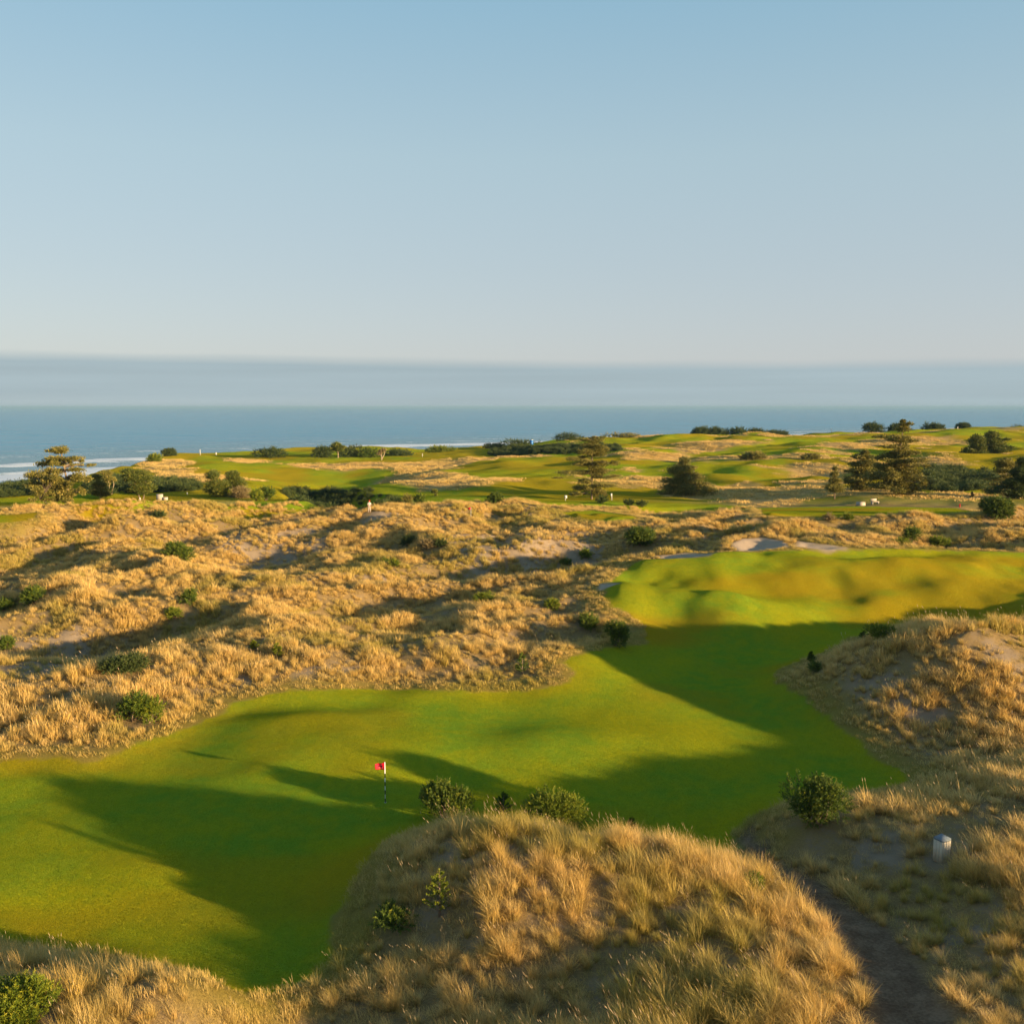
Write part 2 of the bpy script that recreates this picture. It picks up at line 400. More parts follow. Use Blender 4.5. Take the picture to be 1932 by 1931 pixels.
def land_material():
    b = NB('land'); P = b.geo()
    mown = b.attr('mown').outputs['Fac']; tan = b.attr('tan').outputs['Fac']; sand = b.attr('sand').outputs['Fac']
    path = b.attr('path').outputs['Fac']; bare = b.attr('bare').outputs['Fac']; dry = b.attr('dry').outputs['Fac']; wet = b.attr('wet').outputs['Fac']
    n_fine = b.noise(P, 9.0, 4, 0.7); n_mid = b.noise(P, 0.9, 4, 0.6); n_big = b.noise(P, 0.09, 3, 0.55); n_tiny = b.noise(P, 45.0, 2, 0.7)
    # sand and litter of the dunes
    sandc = b.mix(n_mid, (0.22, 0.165, 0.11), (0.38, 0.30, 0.21))
    litter = b.mix(n_fine, (0.12, 0.078, 0.034), (0.42, 0.30, 0.13))
    cover = b.math('SUBTRACT', b.math('ADD', b.math('MULTIPLY', n_mid, 0.9), b.math('MULTIPLY', n_fine, 0.5)), b.math('MULTIPLY', bare, 0.45))
    dune = b.mix(b.remap(cover, 0.40, 0.72), sandc, litter)
    # mown turf
    n_mot = b.noise(P, 2.6, 4, 0.65, (1.0, 0.6, 1.0))
    g1 = b.mix(b.remap(n_big, 0.35, 0.65), (0.165, 0.335, 0.026), (0.42, 0.39, 0.012))
    g2 = b.mix(b.math('MULTIPLY', b.remap(n_mid, 0.35, 0.70), 0.5), g1, (0.42, 0.39, 0.008))
    g2 = b.mix(b.math('MULTIPLY', b.remap(n_mot, 0.40, 0.62), 0.30), g2, (0.13, 0.27, 0.015))
    dryc = b.mix(n_mid, (0.40, 0.26, 0.006), (0.45, 0.24, 0.010))
    dn = b.math('MULTIPLY', dry, b.math('ADD', 0.55, b.math('MULTIPLY', n_fine, 0.6)))
    turf = b.mix(dn, g2, dryc)
    turf = b.mix(b.math('MULTIPLY', b.remap(b.math('ADD', b.math('MULTIPLY', n_tiny, 0.5), b.math('MULTIPLY', n_fine, 0.5)), 0.35, 0.65), 0.42), turf, (0.08, 0.13, 0.004))
    # dry fescue of the far course
    tanc = b.mix(b.math('ADD', b.math('MULTIPLY', n_mid, 0.5), b.math('MULTIPLY', n_fine, 0.5)), (0.46, 0.295, 0.105), (0.60, 0.41, 0.17))
    col = b.mix(mown, dune, turf)
    fringe = b.attr('fringe').outputs['Fac']
    col = b.mix(b.math('MULTIPLY', fringe, 0.85), col, b.mix(n_fine, (0.15, 0.115, 0.02), (0.36, 0.28, 0.05)))
    col = b.mix(tan, col, tanc)
    col = b.mix(sand, col, b.mix(n_mid, (0.40, 0.31, 0.22), (0.52, 0.41, 0.30)))
    pc = b.mix(b.remap(b.math('ADD', b.math('MULTIPLY', n_fine, 0.5), b.math('MULTIPLY', n_mid, 0.5)), 0.35, 0.65), (0.12, 0.080, 0.050), (0.27, 0.195, 0.125))
    col = b.mix(path, col, pc)
    col = b.mix(wet, col, (0.085, 0.082, 0.078))
    hsum = b.math('ADD', b.math('MULTIPLY', n_fine, 0.6), b.math('MULTIPLY', n_tiny, 0.55))
    nrm = b.bump(hsum, 1.0, 0.11)
    # blades of turf and litter stand at every angle: spread the normals
    wv = b.n.new('ShaderNodeTexNoise'); wv.inputs['Scale'].default_value = 38.0; wv.inputs['Detail'].default_value = 1.0
    b.l.new(P, wv.inputs['Vector'])
    v1 = b.n.new('ShaderNodeVectorMath'); v1.operation = 'SUBTRACT'; b.l.new(wv.outputs['Color'], v1.inputs[0]); v1.inputs[1].default_value = (0.5, 0.5, 0.5)
    v2 = b.n.new('ShaderNodeVectorMath'); v2.operation = 'SCALE'; b.l.new(v1.outputs[0], v2.inputs[0])
    b.l.new(b.math('ADD', 2.5, b.math('MULTIPLY', mown, 3.5)), v2.inputs['Scale'])
    v3 = b.n.new('ShaderNodeVectorMath'); v3.operation = 'ADD'; b.l.new(v2.outputs[0], v3.inputs[0]); b.l.new(nrm, v3.inputs[1])
    v4 = b.n.new('ShaderNodeVectorMath'); v4.operation = 'NORMALIZE'; b.l.new(v3.outputs[0], v4.inputs[0])
    nrm = v4.outputs[0]
    p = b.pbr(col, 0.9, nrm, 0.0)
    p.inputs['Sheen Weight'].default_value = 0.0
    s_w = b.math('MULTIPLY', b.math('MULTIPLY', mown, b.math('SUBTRACT', 1.0, tan)), 0.22)
    b.l.new(s_w, p.inputs['Sheen Weight']); p.inputs['Sheen Roughness'].default_value = 0.6
    b.l.new(b.mix(dn, (0.52, 0.60, 0.03, 1), (0.75, 0.50, 0.06, 1)), p.inputs['Sheen Tint'])
    return b.done(p.outputs[0])
M_LAND = land_material()

# ------------------------------------------------------------------ mesh helper
def mesh_from(name, V, F, mat=None, parent=None, smooth=False, attrs=None, link=True):
    me = bpy.data.meshes.new(name)
    V = np.asarray(V, np.float32).reshape(-1, 3)
    me.vertices.add(len(V)); me.vertices.foreach_set('co', V.ravel())
    if isinstance(F, np.ndarray):
        k = F.shape[1]; nf = len(F)
        me.loops.add(nf * k); me.polygons.add(nf)
        me.loops.foreach_set('vertex_index', F.astype(np.int32).ravel())
        me.polygons.foreach_set('loop_start', np.arange(0, nf * k, k, dtype=np.int32))
    else:
        tot = [len(f) for f in F]
        me.loops.add(sum(tot)); me.polygons.add(len(F))
        me.loops.foreach_set('vertex_index', np.array([i for f in F for i in f], np.int32))
        me.polygons.foreach_set('loop_start', np.concatenate([[0], np.cumsum(tot)[:-1]]).astype(np.int32))
    if smooth: me.polygons.foreach_set('use_smooth', np.ones(len(me.polygons), bool))
    for k_, a in (attrs or {}).items():
        at_ = me.attributes.new(k_, 'FLOAT', 'POINT'); at_.data.foreach_set('value', np.asarray(a, np.float32))
    me.update(calc_edges=True); me.validate()
    if mat: me.materials.append(mat)
    o = bpy.data.objects.new(name, me)
    if link: COL.objects.link(o)
    if parent: o.parent = parent
    return o
def structure(o): o['kind'] = 'structure'; return o
def tag(o, label, cat, group=None):
    o['label'] = label; o['category'] = cat
    if group: o['group'] = group
    return o
def thing(name, label, cat, loc, rz=0.0, group=None):
    o = bpy.data.objects.new(name, None); COL.objects.link(o)
    o.empty_display_size = 0.3
    o.location = loc; o.rotation_euler = (0, 0, rz)
    return tag(o, label, cat, group)

def tan_weight(x, y, r, tand):
    wf = (fbm(x / 9.0, y / 9.0, 4, 63) - 0.5) * 16
    tan = (1 - sstep(-4, 3, tand + wf * 0.9)) * sstep(150, 175, r)
    return np.maximum(tan, sstep(165, 195, r) * sstep(0.04, 0.12, x / np.maximum(np.abs(y), 1)) * sstep(0.61, 0.67, fbm(x / 20.0, y / 26.0, 5, 65)) * 0.8)
# ------------------------------------------------------------------ terrain sheet
def build_land():
    th_in = np.arange(-33, 33.01, 0.15)
    side = np.concatenate([np.linspace(33.5, 60, 60), np.linspace(62, 180, 50)])
    th = np.radians(np.concatenate([-side[::-1], th_in, side]))
    lr = np.concatenate([np.arange(math.log(4), math.log(170), 0.0065), np.arange(math.log(170), math.log(680), 0.008), np.linspace(math.log(690), math.log(3000), 40)])
    rr = np.exp(lr)
    TH, RR = np.meshgrid(th, rr)
    X, Y = RR * np.sin(TH), RR * np.cos(TH)
    x, y = X.ravel(), Y.ravel()
    r = np.hypot(x, y)
    md = mown_d(x, y); pd = sdf(PATH, x, y)
    z = height(x, y, md, pd)
    wob = (fbm(x / 1.2, y / 1.2, 3, 61) - 0.5)
    farw = sstep(165, 195, r)
    mown = 1 - sstep(-0.25, 0.35, md + wob * 0.9)
    # the far course is mown by default, tan where traced
    tand = poly_d(TAN, x, y)
    wf = (fbm(x / 9.0, y / 9.0, 4, 63) - 0.5) * 16
    gd = poly_d(FAR_GREEN, x, y)
    mown = np.maximum(mown, farw)
    mown = np.maximum(mown, 1 - sstep(-2, 2, gd + wf * 0.3))
    tan = tan_weight(x, y, r, tand)
    sd = poly_d(SAND, x, y)
    sand = 1 - sstep(-0.3, 0.4, sd + wob * 0.8)
    mown = mown * (1 - sand)
    z = z - sand * sstep(0, 2.5, -sd) * 0.6
    pw = 1 - sstep(-0.6, 0.5, pd + wob * 1.5)
    bd = poly_d(BARE, x, y)
    bare = 1 - sstep(-2.0, 1.5, bd + wob * 4)
    dn_ = fbm(x / 13.0 + 2, y / 7.0 + 4, 4, 67)
    dry = sstep(82, 90, r) * (r < 165) * (0.16 + 0.72 * sstep(0.40, 0.64, dn_)) + (r <= 88) * (0.3 * sstep(-3.0, 0.2, md + (dn_ - 0.5) * 4) + 0.35 * sstep(0.52, 0.68, dn_)) + farw * (0.15 + 0.65 * sstep(0.40, 0.62, fbm(x / 22.0, y / 26.0, 4, 69)))
    wet = sstep(-12, -18, z)
    fringe = (1 - sstep(0.5, 3.2, md + wob * 2)) * (1 - mown) * (r < 165)
    attrs = dict(fringe=fringe, mown=mown, tan=tan, sand=sand, path=pw, bare=bare, dry=np.clip(dry, 0, 1), wet=wet)
    V = np.stack([x, y, z], 1)
    nr, nc = TH.shape
    I = np.arange(nr * nc).reshape(nr, nc)
    F = np.stack([I[:-1, :-1], I[:-1, 1:], I[1:, 1:], I[1:, :-1]], -1).reshape(-1, 4)
    # normals of the whole sheet, so that the pieces meet without a seam
    G = V.reshape(nr, nc, 3)
    du = np.gradient(G, axis=1); dv = np.gradient(G, axis=0)
    N = np.cross(du, dv).reshape(-1, 3); N /= np.linalg.norm(N, axis=1)[:, None] + 1e-12
    N[N[:, 2] < 0] *= -1
    fm = lambda a: a[F].mean(1)
    cls = np.zeros(len(F), int)
    near = fm(r) < 165
    cls[(fm(mown) > 0.5) & near] = 1
    cls[(fm(pw) > 0.5)] = 2
    cls[(fm(sand) > 0.5)] = 3
    cls[fm(z) < -16] = 4
    for k, nm in enumerate(['ground', 'fairway', 'path', 'sand_bunker', 'beach']):
        f = F[cls == k]
        if len(f) == 0: continue
        ids, inv = np.unique(f, return_inverse=True)
        o = structure(mesh_from(nm, V[ids], inv.reshape(-1, 4), M_LAND, smooth=True, attrs={a: v[ids] for a, v in attrs.items()}))
        o.data.normals_split_custom_set_from_vertices(N[ids].tolist())
    # the small disc under the camera
    cv = np.vstack([V[:nc], [[0, 0, float(z[:nc].mean())]]])
    cf = np.array([(k, nc, (k + 1) % nc) for k in range(nc)])[:, ::-1]
    structure(mesh_from('ground', cv, cf, M_LAND, smooth=True, attrs={a: np.append(v[:nc], v[:nc].mean()) for a, v in attrs.items()}))
build_land()

# ------------------------------------------------------------------ sea
def build_sea():
    coast = np.array([(-2500, -600), (-900, 150), (-345, 590), (-62, 1030), (457, 1450), (1500, 2150), (4000, 3600), (400000, 300000)], float)
    th = np.radians(np.concatenate([np.linspace(-120, -34, 50), np.arange(-33, 33.01, 0.25), np.linspace(34, 120, 50)]))
    rr = np.exp(np.concatenate([np.arange(math.log(200), math.log(3000), 0.006), np.linspace(math.log(3050), math.log(150000), 90)]))
    TH, RR = np.meshgrid(th, rr)
    x, y = (RR * np.sin(TH)).ravel(), (RR * np.cos(TH)).ravel()
    d = np.full(x.shape, 1e18)
    for (ax, ay), (bx, by) in zip(coast[:-1], coast[1:]):
        ex, ey = bx - ax, by - ay
        t = np.clip(((x - ax) * ex + (y - ay) * ey) / (ex * ex + ey * ey), 0, 1)
        d = np.minimum(d, np.hypot(x - ax - t * ex, y - ay - t * ey))
    cx = np.interp(y, coast[:, 1], coast[:, 0])
    d = np.where(x < cx, d, -d)
    # swell running in to the shore, steeper where it shoals
    amp = 0.55 * (1 - sstep(900, 2200, d)) * sstep(0, 120, d)
    ph = d / 17.0 + 5.0 * fbm(x / 190, y / 190, 2, 71)
    crest = np.sin(ph)
    z = SEA_Z + amp * crest * (0.4 + fbm(x / 140, y / 140, 2, 73))
    V = np.stack([x, y, z], 1)
    nr, nc = TH.shape
    I = np.arange(nr * nc).reshape(nr, nc)
    F = np.stack([I[:-1, :-1], I[:-1, 1:], I[1:, 1:], I[1:, :-1]], -1).reshape(-1, 4)
    b = NB('sea_water'); P = b.geo()
    shore = b.attr('shore').outputs['Fac']; cr = b.attr('crest').outputs['Fac']
    rip = b.noise(P, 0.10, 6, 0.65, (0.35, 1.0, 1.0)); chop = b.noise(P, 0.9, 4, 0.6)
    big = b.noise(P, 0.006, 4, 0.6, (0.4, 1.2, 1.0))
    nrm = b.bump(b.math('ADD', b.math('MULTIPLY', b.noise(P, 0.022, 3, 0.6, (0.30, 1.0, 1.0)), 9.0), b.math('ADD', b.math('MULTIPLY', rip, 2.2), b.math('MULTIPLY', chop, 0.35))), 0.8, 1.0)
    deep = b.mix(big, (0.020, 0.185, 0.30), (0.030, 0.225, 0.345))
    shal = b.mix(b.remap(shore, 30, 500, 1, 0), deep, (0.10, 0.20, 0.225))
    fn = b.noise(P, 0.055, 5, 0.7, (0.30, 1.0, 1.0)); fl = b.noise(P, 0.35, 4, 0.7)
    band = b.math('ADD', b.math('MULTIPLY', fn, 0.75), b.math('MULTIPLY', fl, 0.25))
    zone = b.remap(shore, 15, 260, 1, 0)
    thr = b.math('ADD', b.math('MULTIPLY', zone, 0.17), b.math('MULTIPLY', b.math('MULTIPLY', cr, zone), 0.16))
    foam = b.remap(b.math('ADD', band, thr), 0.575, 0.67)
    foam = b.math('MULTIPLY', foam, b.remap(shore, 230, 420, 1, 0))
    p = b.pbr(b.mix(foam, shal, (0.72, 0.76, 0.78)), b.math('ADD', b.math('MULTIPLY', foam, 0.5), 0.22), nrm, 0.32)
    p.inputs['IOR'].default_value = 1.33
    o = mesh_from('sea', V, F, b.done(p.outputs[0]), smooth=True, attrs=dict(shore=np.clip(d, -500, 20000), crest=crest))
    structure(o)
build_sea()

EXCL = []
# ------------------------------------------------------------------ dune grass
def blade_strip(base, yaw, lean, length, width, droop, nseg, wind):
    """one curved tapering blade: points along the spine plus a width vector"""
    d = np.array([math.cos(yaw), math.sin(yaw), 0.0])
    side = np.array([-math.sin(yaw), math.cos(yaw), 0.0])
    pts = []; p = np.array(base, float); a = lean
    st = length / nseg
    for i in range(nseg + 1):
        pts.append(p.copy())
        v = d * math.sin(a) + np.array([0, 0, 1.0]) * math.cos(a) + np.array(wind) * (i / nseg) ** 1.5
        v /= np.linalg.norm(v)
        p = p + v * st
        a += droop / nseg
    V = []; T = []
    for i, q in enumerate(pts):
        t = i / nseg
        w = width * (1 - t) ** 0.7 * (0.6 + 0.4 * min(1, t * 4)) * 0.5
        if i < nseg:
            V += [q - side * w, q + side * w]; T += [t, t]
        else:
            V += [q]; T += [1.0]
    F = []
    for i in range(nseg - 1):
        a_ = 2 * i
        F.append((a_, a_ + 1, a_ + 3, a_ + 2))
    a_ = 2 * (nseg - 1)
    F.append((a_, a_ + 1, a_ + 2))
    return V, F, T
def make_tuft(name, n, h, width, spread, nseg, mat, seed, heads=0, lean=0.5):
    rg = random.Random(seed)
    V, F, T, C = [], [], [], []
    def add(v, f, t, c):
        o = len(V); V.extend(v); F.extend([tuple(i + o for i in q) for q in f]); T.extend(t); C.extend([c] * len(v))
    for i in range(n):
        yaw = rg.uniform(0, 2 * math.pi); rad = spread * math.sqrt(rg.random())
        ba = rg.uniform(0, 2 * math.pi)
        base = (rad * math.cos(ba), rad * math.sin(ba), -0.08)
        L = h * rg.uniform(0.55, 1.1)
        wind = (-0.42 * rg.uniform(0.5, 1.3), 0.12 * rg.uniform(-0.5, 1.0), 0)
        v, f, t = blade_strip(base, yaw, abs(rg.gauss(0, lean * 0.6)) + 0.05, L, width * rg.uniform(0.7, 1.3), rg.uniform(0.2, 1.3), nseg, wind)
        add(v, f, t, rg.random())
    for i in range(heads):
        yaw = rg.uniform(0, 2 * math.pi); ba = rg.uniform(0, 6.28); rad = spread * 0.8 * rg.random()
        base = (rad * math.cos(ba), rad * math.sin(ba), 0)
        L = h * rg.uniform(1.0, 1.3)
        v, f, t = blade_strip(base, yaw, rg.uniform(0.05, 0.25), L, width * 0.55, 0.25, nseg, (-0.2, 0.05, 0))
        add(v, f, t, 0.9)
        # the seed head: a thicker pale spike at the tip
        tip = np.array(v[-1]); prev = np.array(v[-3]); dr = tip - prev; dr /= np.linalg.norm(dr)
        s1 = np.cross(dr, [0, 1, 0.1]); s1 /= np.linalg.norm(s1); s2 = np.cross(dr, s1)
        hl, hw = h * 0.20, max(width * 0.40, 0.006)
        b0 = tip - dr * hl * 0.3
        for s in (s1, s2):
            add([b0, b0 + dr * hl * 0.4 + s * hw, b0 + dr * hl, b0 + dr * hl * 0.4 - s * hw], [(0, 1, 2, 3)], [1.4] * 4, 1.0)
    return mesh_from(name, np.array(V), F, mat, attrs=dict(t=T, c=C), link=False)

def grass_material(name, base1, base2, tip1, tip2, green):
    b = NB(name)
    t = b.attr('t').outputs['Fac']; c = b.attr('c').outputs['Fac']
    g = b.attr('green', True).outputs['Fac']
    oi = b.n.new('ShaderNodeObjectInfo'); rnd = oi.outputs['Random']
    lo = b.mix(rnd, base1, base2); hi = b.mix(rnd, tip1, tip2)
    col = b.mix(b.remap(t, 0.0, 0.55), lo, hi)
    col = b.mix(b.math('MULTIPLY', g, b.math('SUBTRACT', 1.15, b.math('MULTIPLY', c, 0.6)), True), col, green)
    col = b.mix(b.remap(t, 1.1, 1.3), col, (0.62, 0.47, 0.29))
    vv = b.math('ADD', 0.70, b.math('MULTIPLY', c, 0.34))
    h_ = b.n.new('ShaderNodeHueSaturation'); b.l.new(vv, h_.inputs['Value']); b.l.new(col, h_.inputs['Color'])
    col = h_.outputs[0]
    p = b.pbr(col, 0.55, None, 0.25)
    tr = b.n.new('ShaderNodeBsdfTranslucent'); b.l.new(col, tr.inputs['Color'])
    ms = b.n.new('ShaderNodeMixShader'); ms.inputs[0].default_value = 0.30
    b.l.new(p.outputs[0], ms.inputs[1]); b.l.new(tr.outputs[0], ms.inputs[2])
    return b.done(ms.outputs[0])
M_GRASS = grass_material('marram_grass', (0.27, 0.20, 0.06), (0.36, 0.26, 0.09), (0.70, 0.465, 0.13), (0.80, 0.56, 0.21), (0.38, 0.33, 0.05))

def scatter(name, coll_objs, pts, rots, scls, idx, green, kind_label=None):
    coll = bpy.data.collections.new(name + '_kinds')
    for o in coll_objs: coll.objects.link(o)
    me = bpy.data.meshes.new(name)
    me.vertices.add(len(pts)); me.vertices.foreach_set('co', np.asarray(pts, np.float32).ravel())
    for nm, ty, data in (('rot', 'FLOAT_VECTOR', rots), ('scl', 'FLOAT_VECTOR', scls)):
        a = me.attributes.new(nm, ty, 'POINT'); a.data.foreach_set('vector', np.asarray(data, np.float32).ravel())
    a = me.attributes.new('idx', 'INT', 'POINT'); a.data.foreach_set('value', np.asarray(idx, np.int32))
    a = me.attributes.new('green', 'FLOAT', 'POINT'); a.data.foreach_set('value', np.asarray(green, np.float32))
    o = bpy.data.objects.new(name, me); COL.objects.link(o)
    ng = bpy.data.node_groups.new(name, 'GeometryNodeTree')
    ng.interface.new_socket('Geometry', in_out='INPUT', socket_type='NodeSocketGeometry')
    ng.interface.new_socket('Geometry', in_out='OUTPUT', socket_type='NodeSocketGeometry')
    gi = ng.nodes.new('NodeGroupInput'); go = ng.nodes.new('NodeGroupOutput')
    mp_ = ng.nodes.new('GeometryNodeMeshToPoints')
    ip = ng.nodes.new('GeometryNodeInstanceOnPoints')
    ci = ng.nodes.new('GeometryNodeCollectionInfo')
    ci.inputs['Collection'].default_value = coll
    ci.inputs['Separate Children'].default_value = True
    ci.inputs['Reset Children'].default_value = True
    ip.inputs['Pick Instance'].default_value = True
    def na(n, t):
        q = ng.nodes.new('GeometryNodeInputNamedAttribute'); q.data_type = t; q.inputs['Name'].default_value = n
        return q.outputs['Attribute']
    L = ng.links.new
    L(gi.outputs[0], mp_.inputs[0]); L(mp_.outputs[0], ip.inputs['Points']); L(ci.outputs[0], ip.inputs['Instance'])
    L(na('idx', 'INT'), ip.inputs['Instance Index']); L(na('rot', 'FLOAT_VECTOR'), ip.inputs['Rotation']); L(na('scl', 'FLOAT_VECTOR'), ip.inputs['Scale'])
    L(ip.outputs[0], go.inputs[0])
    md_ = o.modifiers.new('scatter', 'NODES'); md_.node_group = ng
    o['kind'] = 'stuff'
    return o

def land_pts(n, r0, r1, th0, th1, rng):
    th = rng.uniform(R(th0), R(th1), n); r = np.sqrt(rng.uniform(r0 * r0, r1 * r1, n))
    return r * np.sin(th), r * np.cos(th)
def build_grass():
    kinds = []
    for s in range(5): kinds.append(make_tuft('tuft_a%d' % s, 170, 0.95, 0.013, 0.20, 4, M_GRASS, 100 + s, heads=(3 if s < 2 else 0), lean=0.75))
    for s in range(5): kinds.append(make_tuft('tuft_b%d' % s, 80, 0.90, 0.034, 0.28, 3, M_GRASS, 200 + s, heads=(1 if s < 2 else 0), lean=0.8))
    for s in range(4): kinds.append(make_tuft('tuft_c%d' % s, 76, 0.90, 0.045, 0.42, 2, M_GRASS, 300 + s, lean=0.85))
    for s in range(3): kinds.append(make_tuft('tuft_d%d' % s, 70, 0.34, 0.016, 0.32, 2, M_GRASS, 400 + s, lean=1.2))   # short fringe and litter grass
    for s in range(3): kinds.append(make_tuft('tuft_e%d' % s, 50, 0.40, 0.04, 0.45, 2, M_GRASS, 500 + s, lean=1.1))
    rng = np.random.default_rng(5)
    PX, PY, RZ, SC, IX, GR, TX = [], [], [], [], [], [], []
    def layer(r0, r1, dens, th0, th1, kids, smin, smax, mode, bare_keep):
        area = 0.5 * (r1 * r1 - r0 * r0) * R(th1 - th0); n = int(area * dens)
        x, y = land_pts(n, r0, r1, th0, th1, rng)
        md = mown_d(x, y); pd = sdf(PATH, x, y); sd = poly_d(SAND, x, y); bd = poly_d(BARE, x, y)
        keep = (pd > -0.1) & (sd > 0.2)
        for ex_, ey_, er_ in EXCL: keep &= (x - ex_) ** 2 + (y - ey_) ** 2 > er_ * er_
        cl = fbm(x / 2.6, y / 2.6, 3, 81); big = fbm(x / 9.0 + 5, y / 9.0, 2, 83)
        u = rng.random(n)
        if mode == 'tall':
            th_ = 0.02 if r1 < 50 else 0.0
            dn = sstep(0.30 + th_, 0.54 + th_, cl * 0.65 + big * 0.35) * 0.92 + 0.08
            dn = dn * np.where(bd < 0, bare_keep + (1 - bare_keep) * sstep(-2.5, 0.5, bd + (cl - 0.5) * 4), 1)
            keep &= (md > 0.8) & (u < dn * sstep(0.5, 3.0, md + (cl - 0.5) * 3))
            size = (0.75 + 0.5 * sstep(0.35, 0.65, cl)) * (0.55 + 0.45 * sstep(0.5, 4.5, md))
        elif mode == 'short':
            keep &= (md > 0.05) & (u < 0.55 + 0.8 * sstep(3.0, 0.8, md) - 0.10 * (bd < 0))
            size = 0.7 + 0.5 * cl
        edge = sstep(4.0, 0.3, md)
        greenish = np.clip(0.08 + 0.9 * sstep(0.52, 0.72, fbm(x / 6.0, y / 6.0 + 9, 3, 85)) * 0.7 + edge * 0.30 + rng.normal(0, 0.10, n), 0, 1)
        k = np.nonzero(keep)[0]
        PX.append(x[k]); PY.append(y[k]); RZ.append(rng.uniform(-0.9, 0.9, len(k)))
        s = rng.uniform(smin, smax, len(k)) * size[k]
        SC.append(s); IX.append(rng.choice(kids, len(k))); GR.append(greenish[k])
    A, B, C_, D, E = list(range(0, 5)), list(range(5, 10)), list(range(10, 14)), [14, 15, 16], [17, 18, 19]
    layer(14, 48, 4.0, -38, 38, A, 0.55, 1.15, 'tall', 0.50)
    layer(48, 80, 4.2, -38, 38, B, 0.55, 1.1, 'tall', 0.50)
    layer(80, 190, 3.6, -38, 38, C_, 0.5, 0.95, 'tall', 0.50)
    layer(14, 55, 9.0, -38, 38, D, 0.7, 1.3, 'short', 0.5)
    layer(55, 165, 4.0, -38, 38, E, 0.6, 1.1, 'short', 0.5)
    layer(14, 90, 0.8, 38, 75, B, 0.8, 1.3, 'tall', 0.3)
    layer(14, 90, 0.5, -70, -38, B, 0.8, 1.3, 'tall', 0.3)
    x, y = np.concatenate(PX), np.concatenate(PY); s = np.concatenate(SC); ix = np.concatenate(IX); g = np.concatenate(GR); rz = np.concatenate(RZ)
    z = height(x, y)
    # beyond the dunes only the rough crests carry grass
    far = np.hypot(x, y) > 168
    ok = ~far | (rng.random(len(x)) < 0.0)
    x, y, z, s, ix, g, rz = x[ok], y[ok], z[ok], s[ok], ix[ok], g[ok], rz[ok]
    rots = np.stack([rng.normal(0, 0.10, len(x)), rng.normal(0, 0.10, len(x)), rz], 1)
    scl = np.stack([s, s, s * rng.uniform(0.8, 1.15, len(x))], 1)
    o = scatter('dune_grass', kinds, np.stack([x, y, z], 1), rots, scl, ix, g)
    tag(o, 'golden marram grass growing in tufts over the sand dunes', 'grass')
    print('grass tufts', len(x))

# ------------------------------------------------------------------ foliage
def leaf_material(name, c1, c2, c3):
    b = NB(name)
    c = b.attr('c').outputs['Fac']
    col = b.mix(b.remap(c, 0.0, 0.6), c1, c2)
    col = b.mix(b.remap(c, 0.6, 1.0), col, c3)
    p = b.pbr(col, 0.6, None, 0.25)
    tr = b.n.new('ShaderNodeBsdfTranslucent'); b.l.new(col, tr.inputs['Color'])
    ms = b.n.new('ShaderNodeMixShader'); ms.inputs[0].default_value = 0.22
    b.l.new(p.outputs[0], ms.inputs[1]); b.l.new(tr.outputs[0], ms.inputs[2])
    return b.done(ms.outputs[0])
M_PINE = leaf_material('shore_pine_needles', (0.035, 0.065, 0.010), (0.085, 0.13, 0.014), (0.22, 0.23, 0.018))
M_GORSE = leaf_material('bright_shrub_leaves', (0.055, 0.095, 0.008), (0.14, 0.18, 0.012), (0.32, 0.30, 0.02))
M_TREEPINE = leaf_material('pine_crown_needles', (0.034, 0.056, 0.012), (0.10, 0.125, 0.018), (0.34, 0.28, 0.045))
M_SPRUCE = leaf_material('spruce_needles', (0.060, 0.070, 0.016), (0.19, 0.175, 0.035), (0.44, 0.33, 0.085))
M_DARK = leaf_material('dark_scrub_leaves', (0.028, 0.048, 0.013), (0.058, 0.085, 0.020), (0.12, 0.13, 0.028))
M_DEAD = leaf_material('dead_twigs', (0.14, 0.105, 0.045), (0.23, 0.175, 0.075), (0.32, 0.24, 0.11))
def bark_material(name, c1, c2):
    b = NB(name); P = b.geo()
    n = b.noise(P, 3.0, 4, 0.7, (1, 1, 0.25))
    return b.done(b.pbr(b.mix(n, c1, c2), 0.9, b.bump(n, 0.6, 0.05), 0.1).outputs[0])
M_BARK = bark_material('grey_brown_bark', (0.10, 0.075, 0.055), (0.27, 0.20, 0.14))
M_PALEBARK = bark_material('pale_dead_bark', (0.27, 0.20, 0.14), (0.46, 0.36, 0.25))

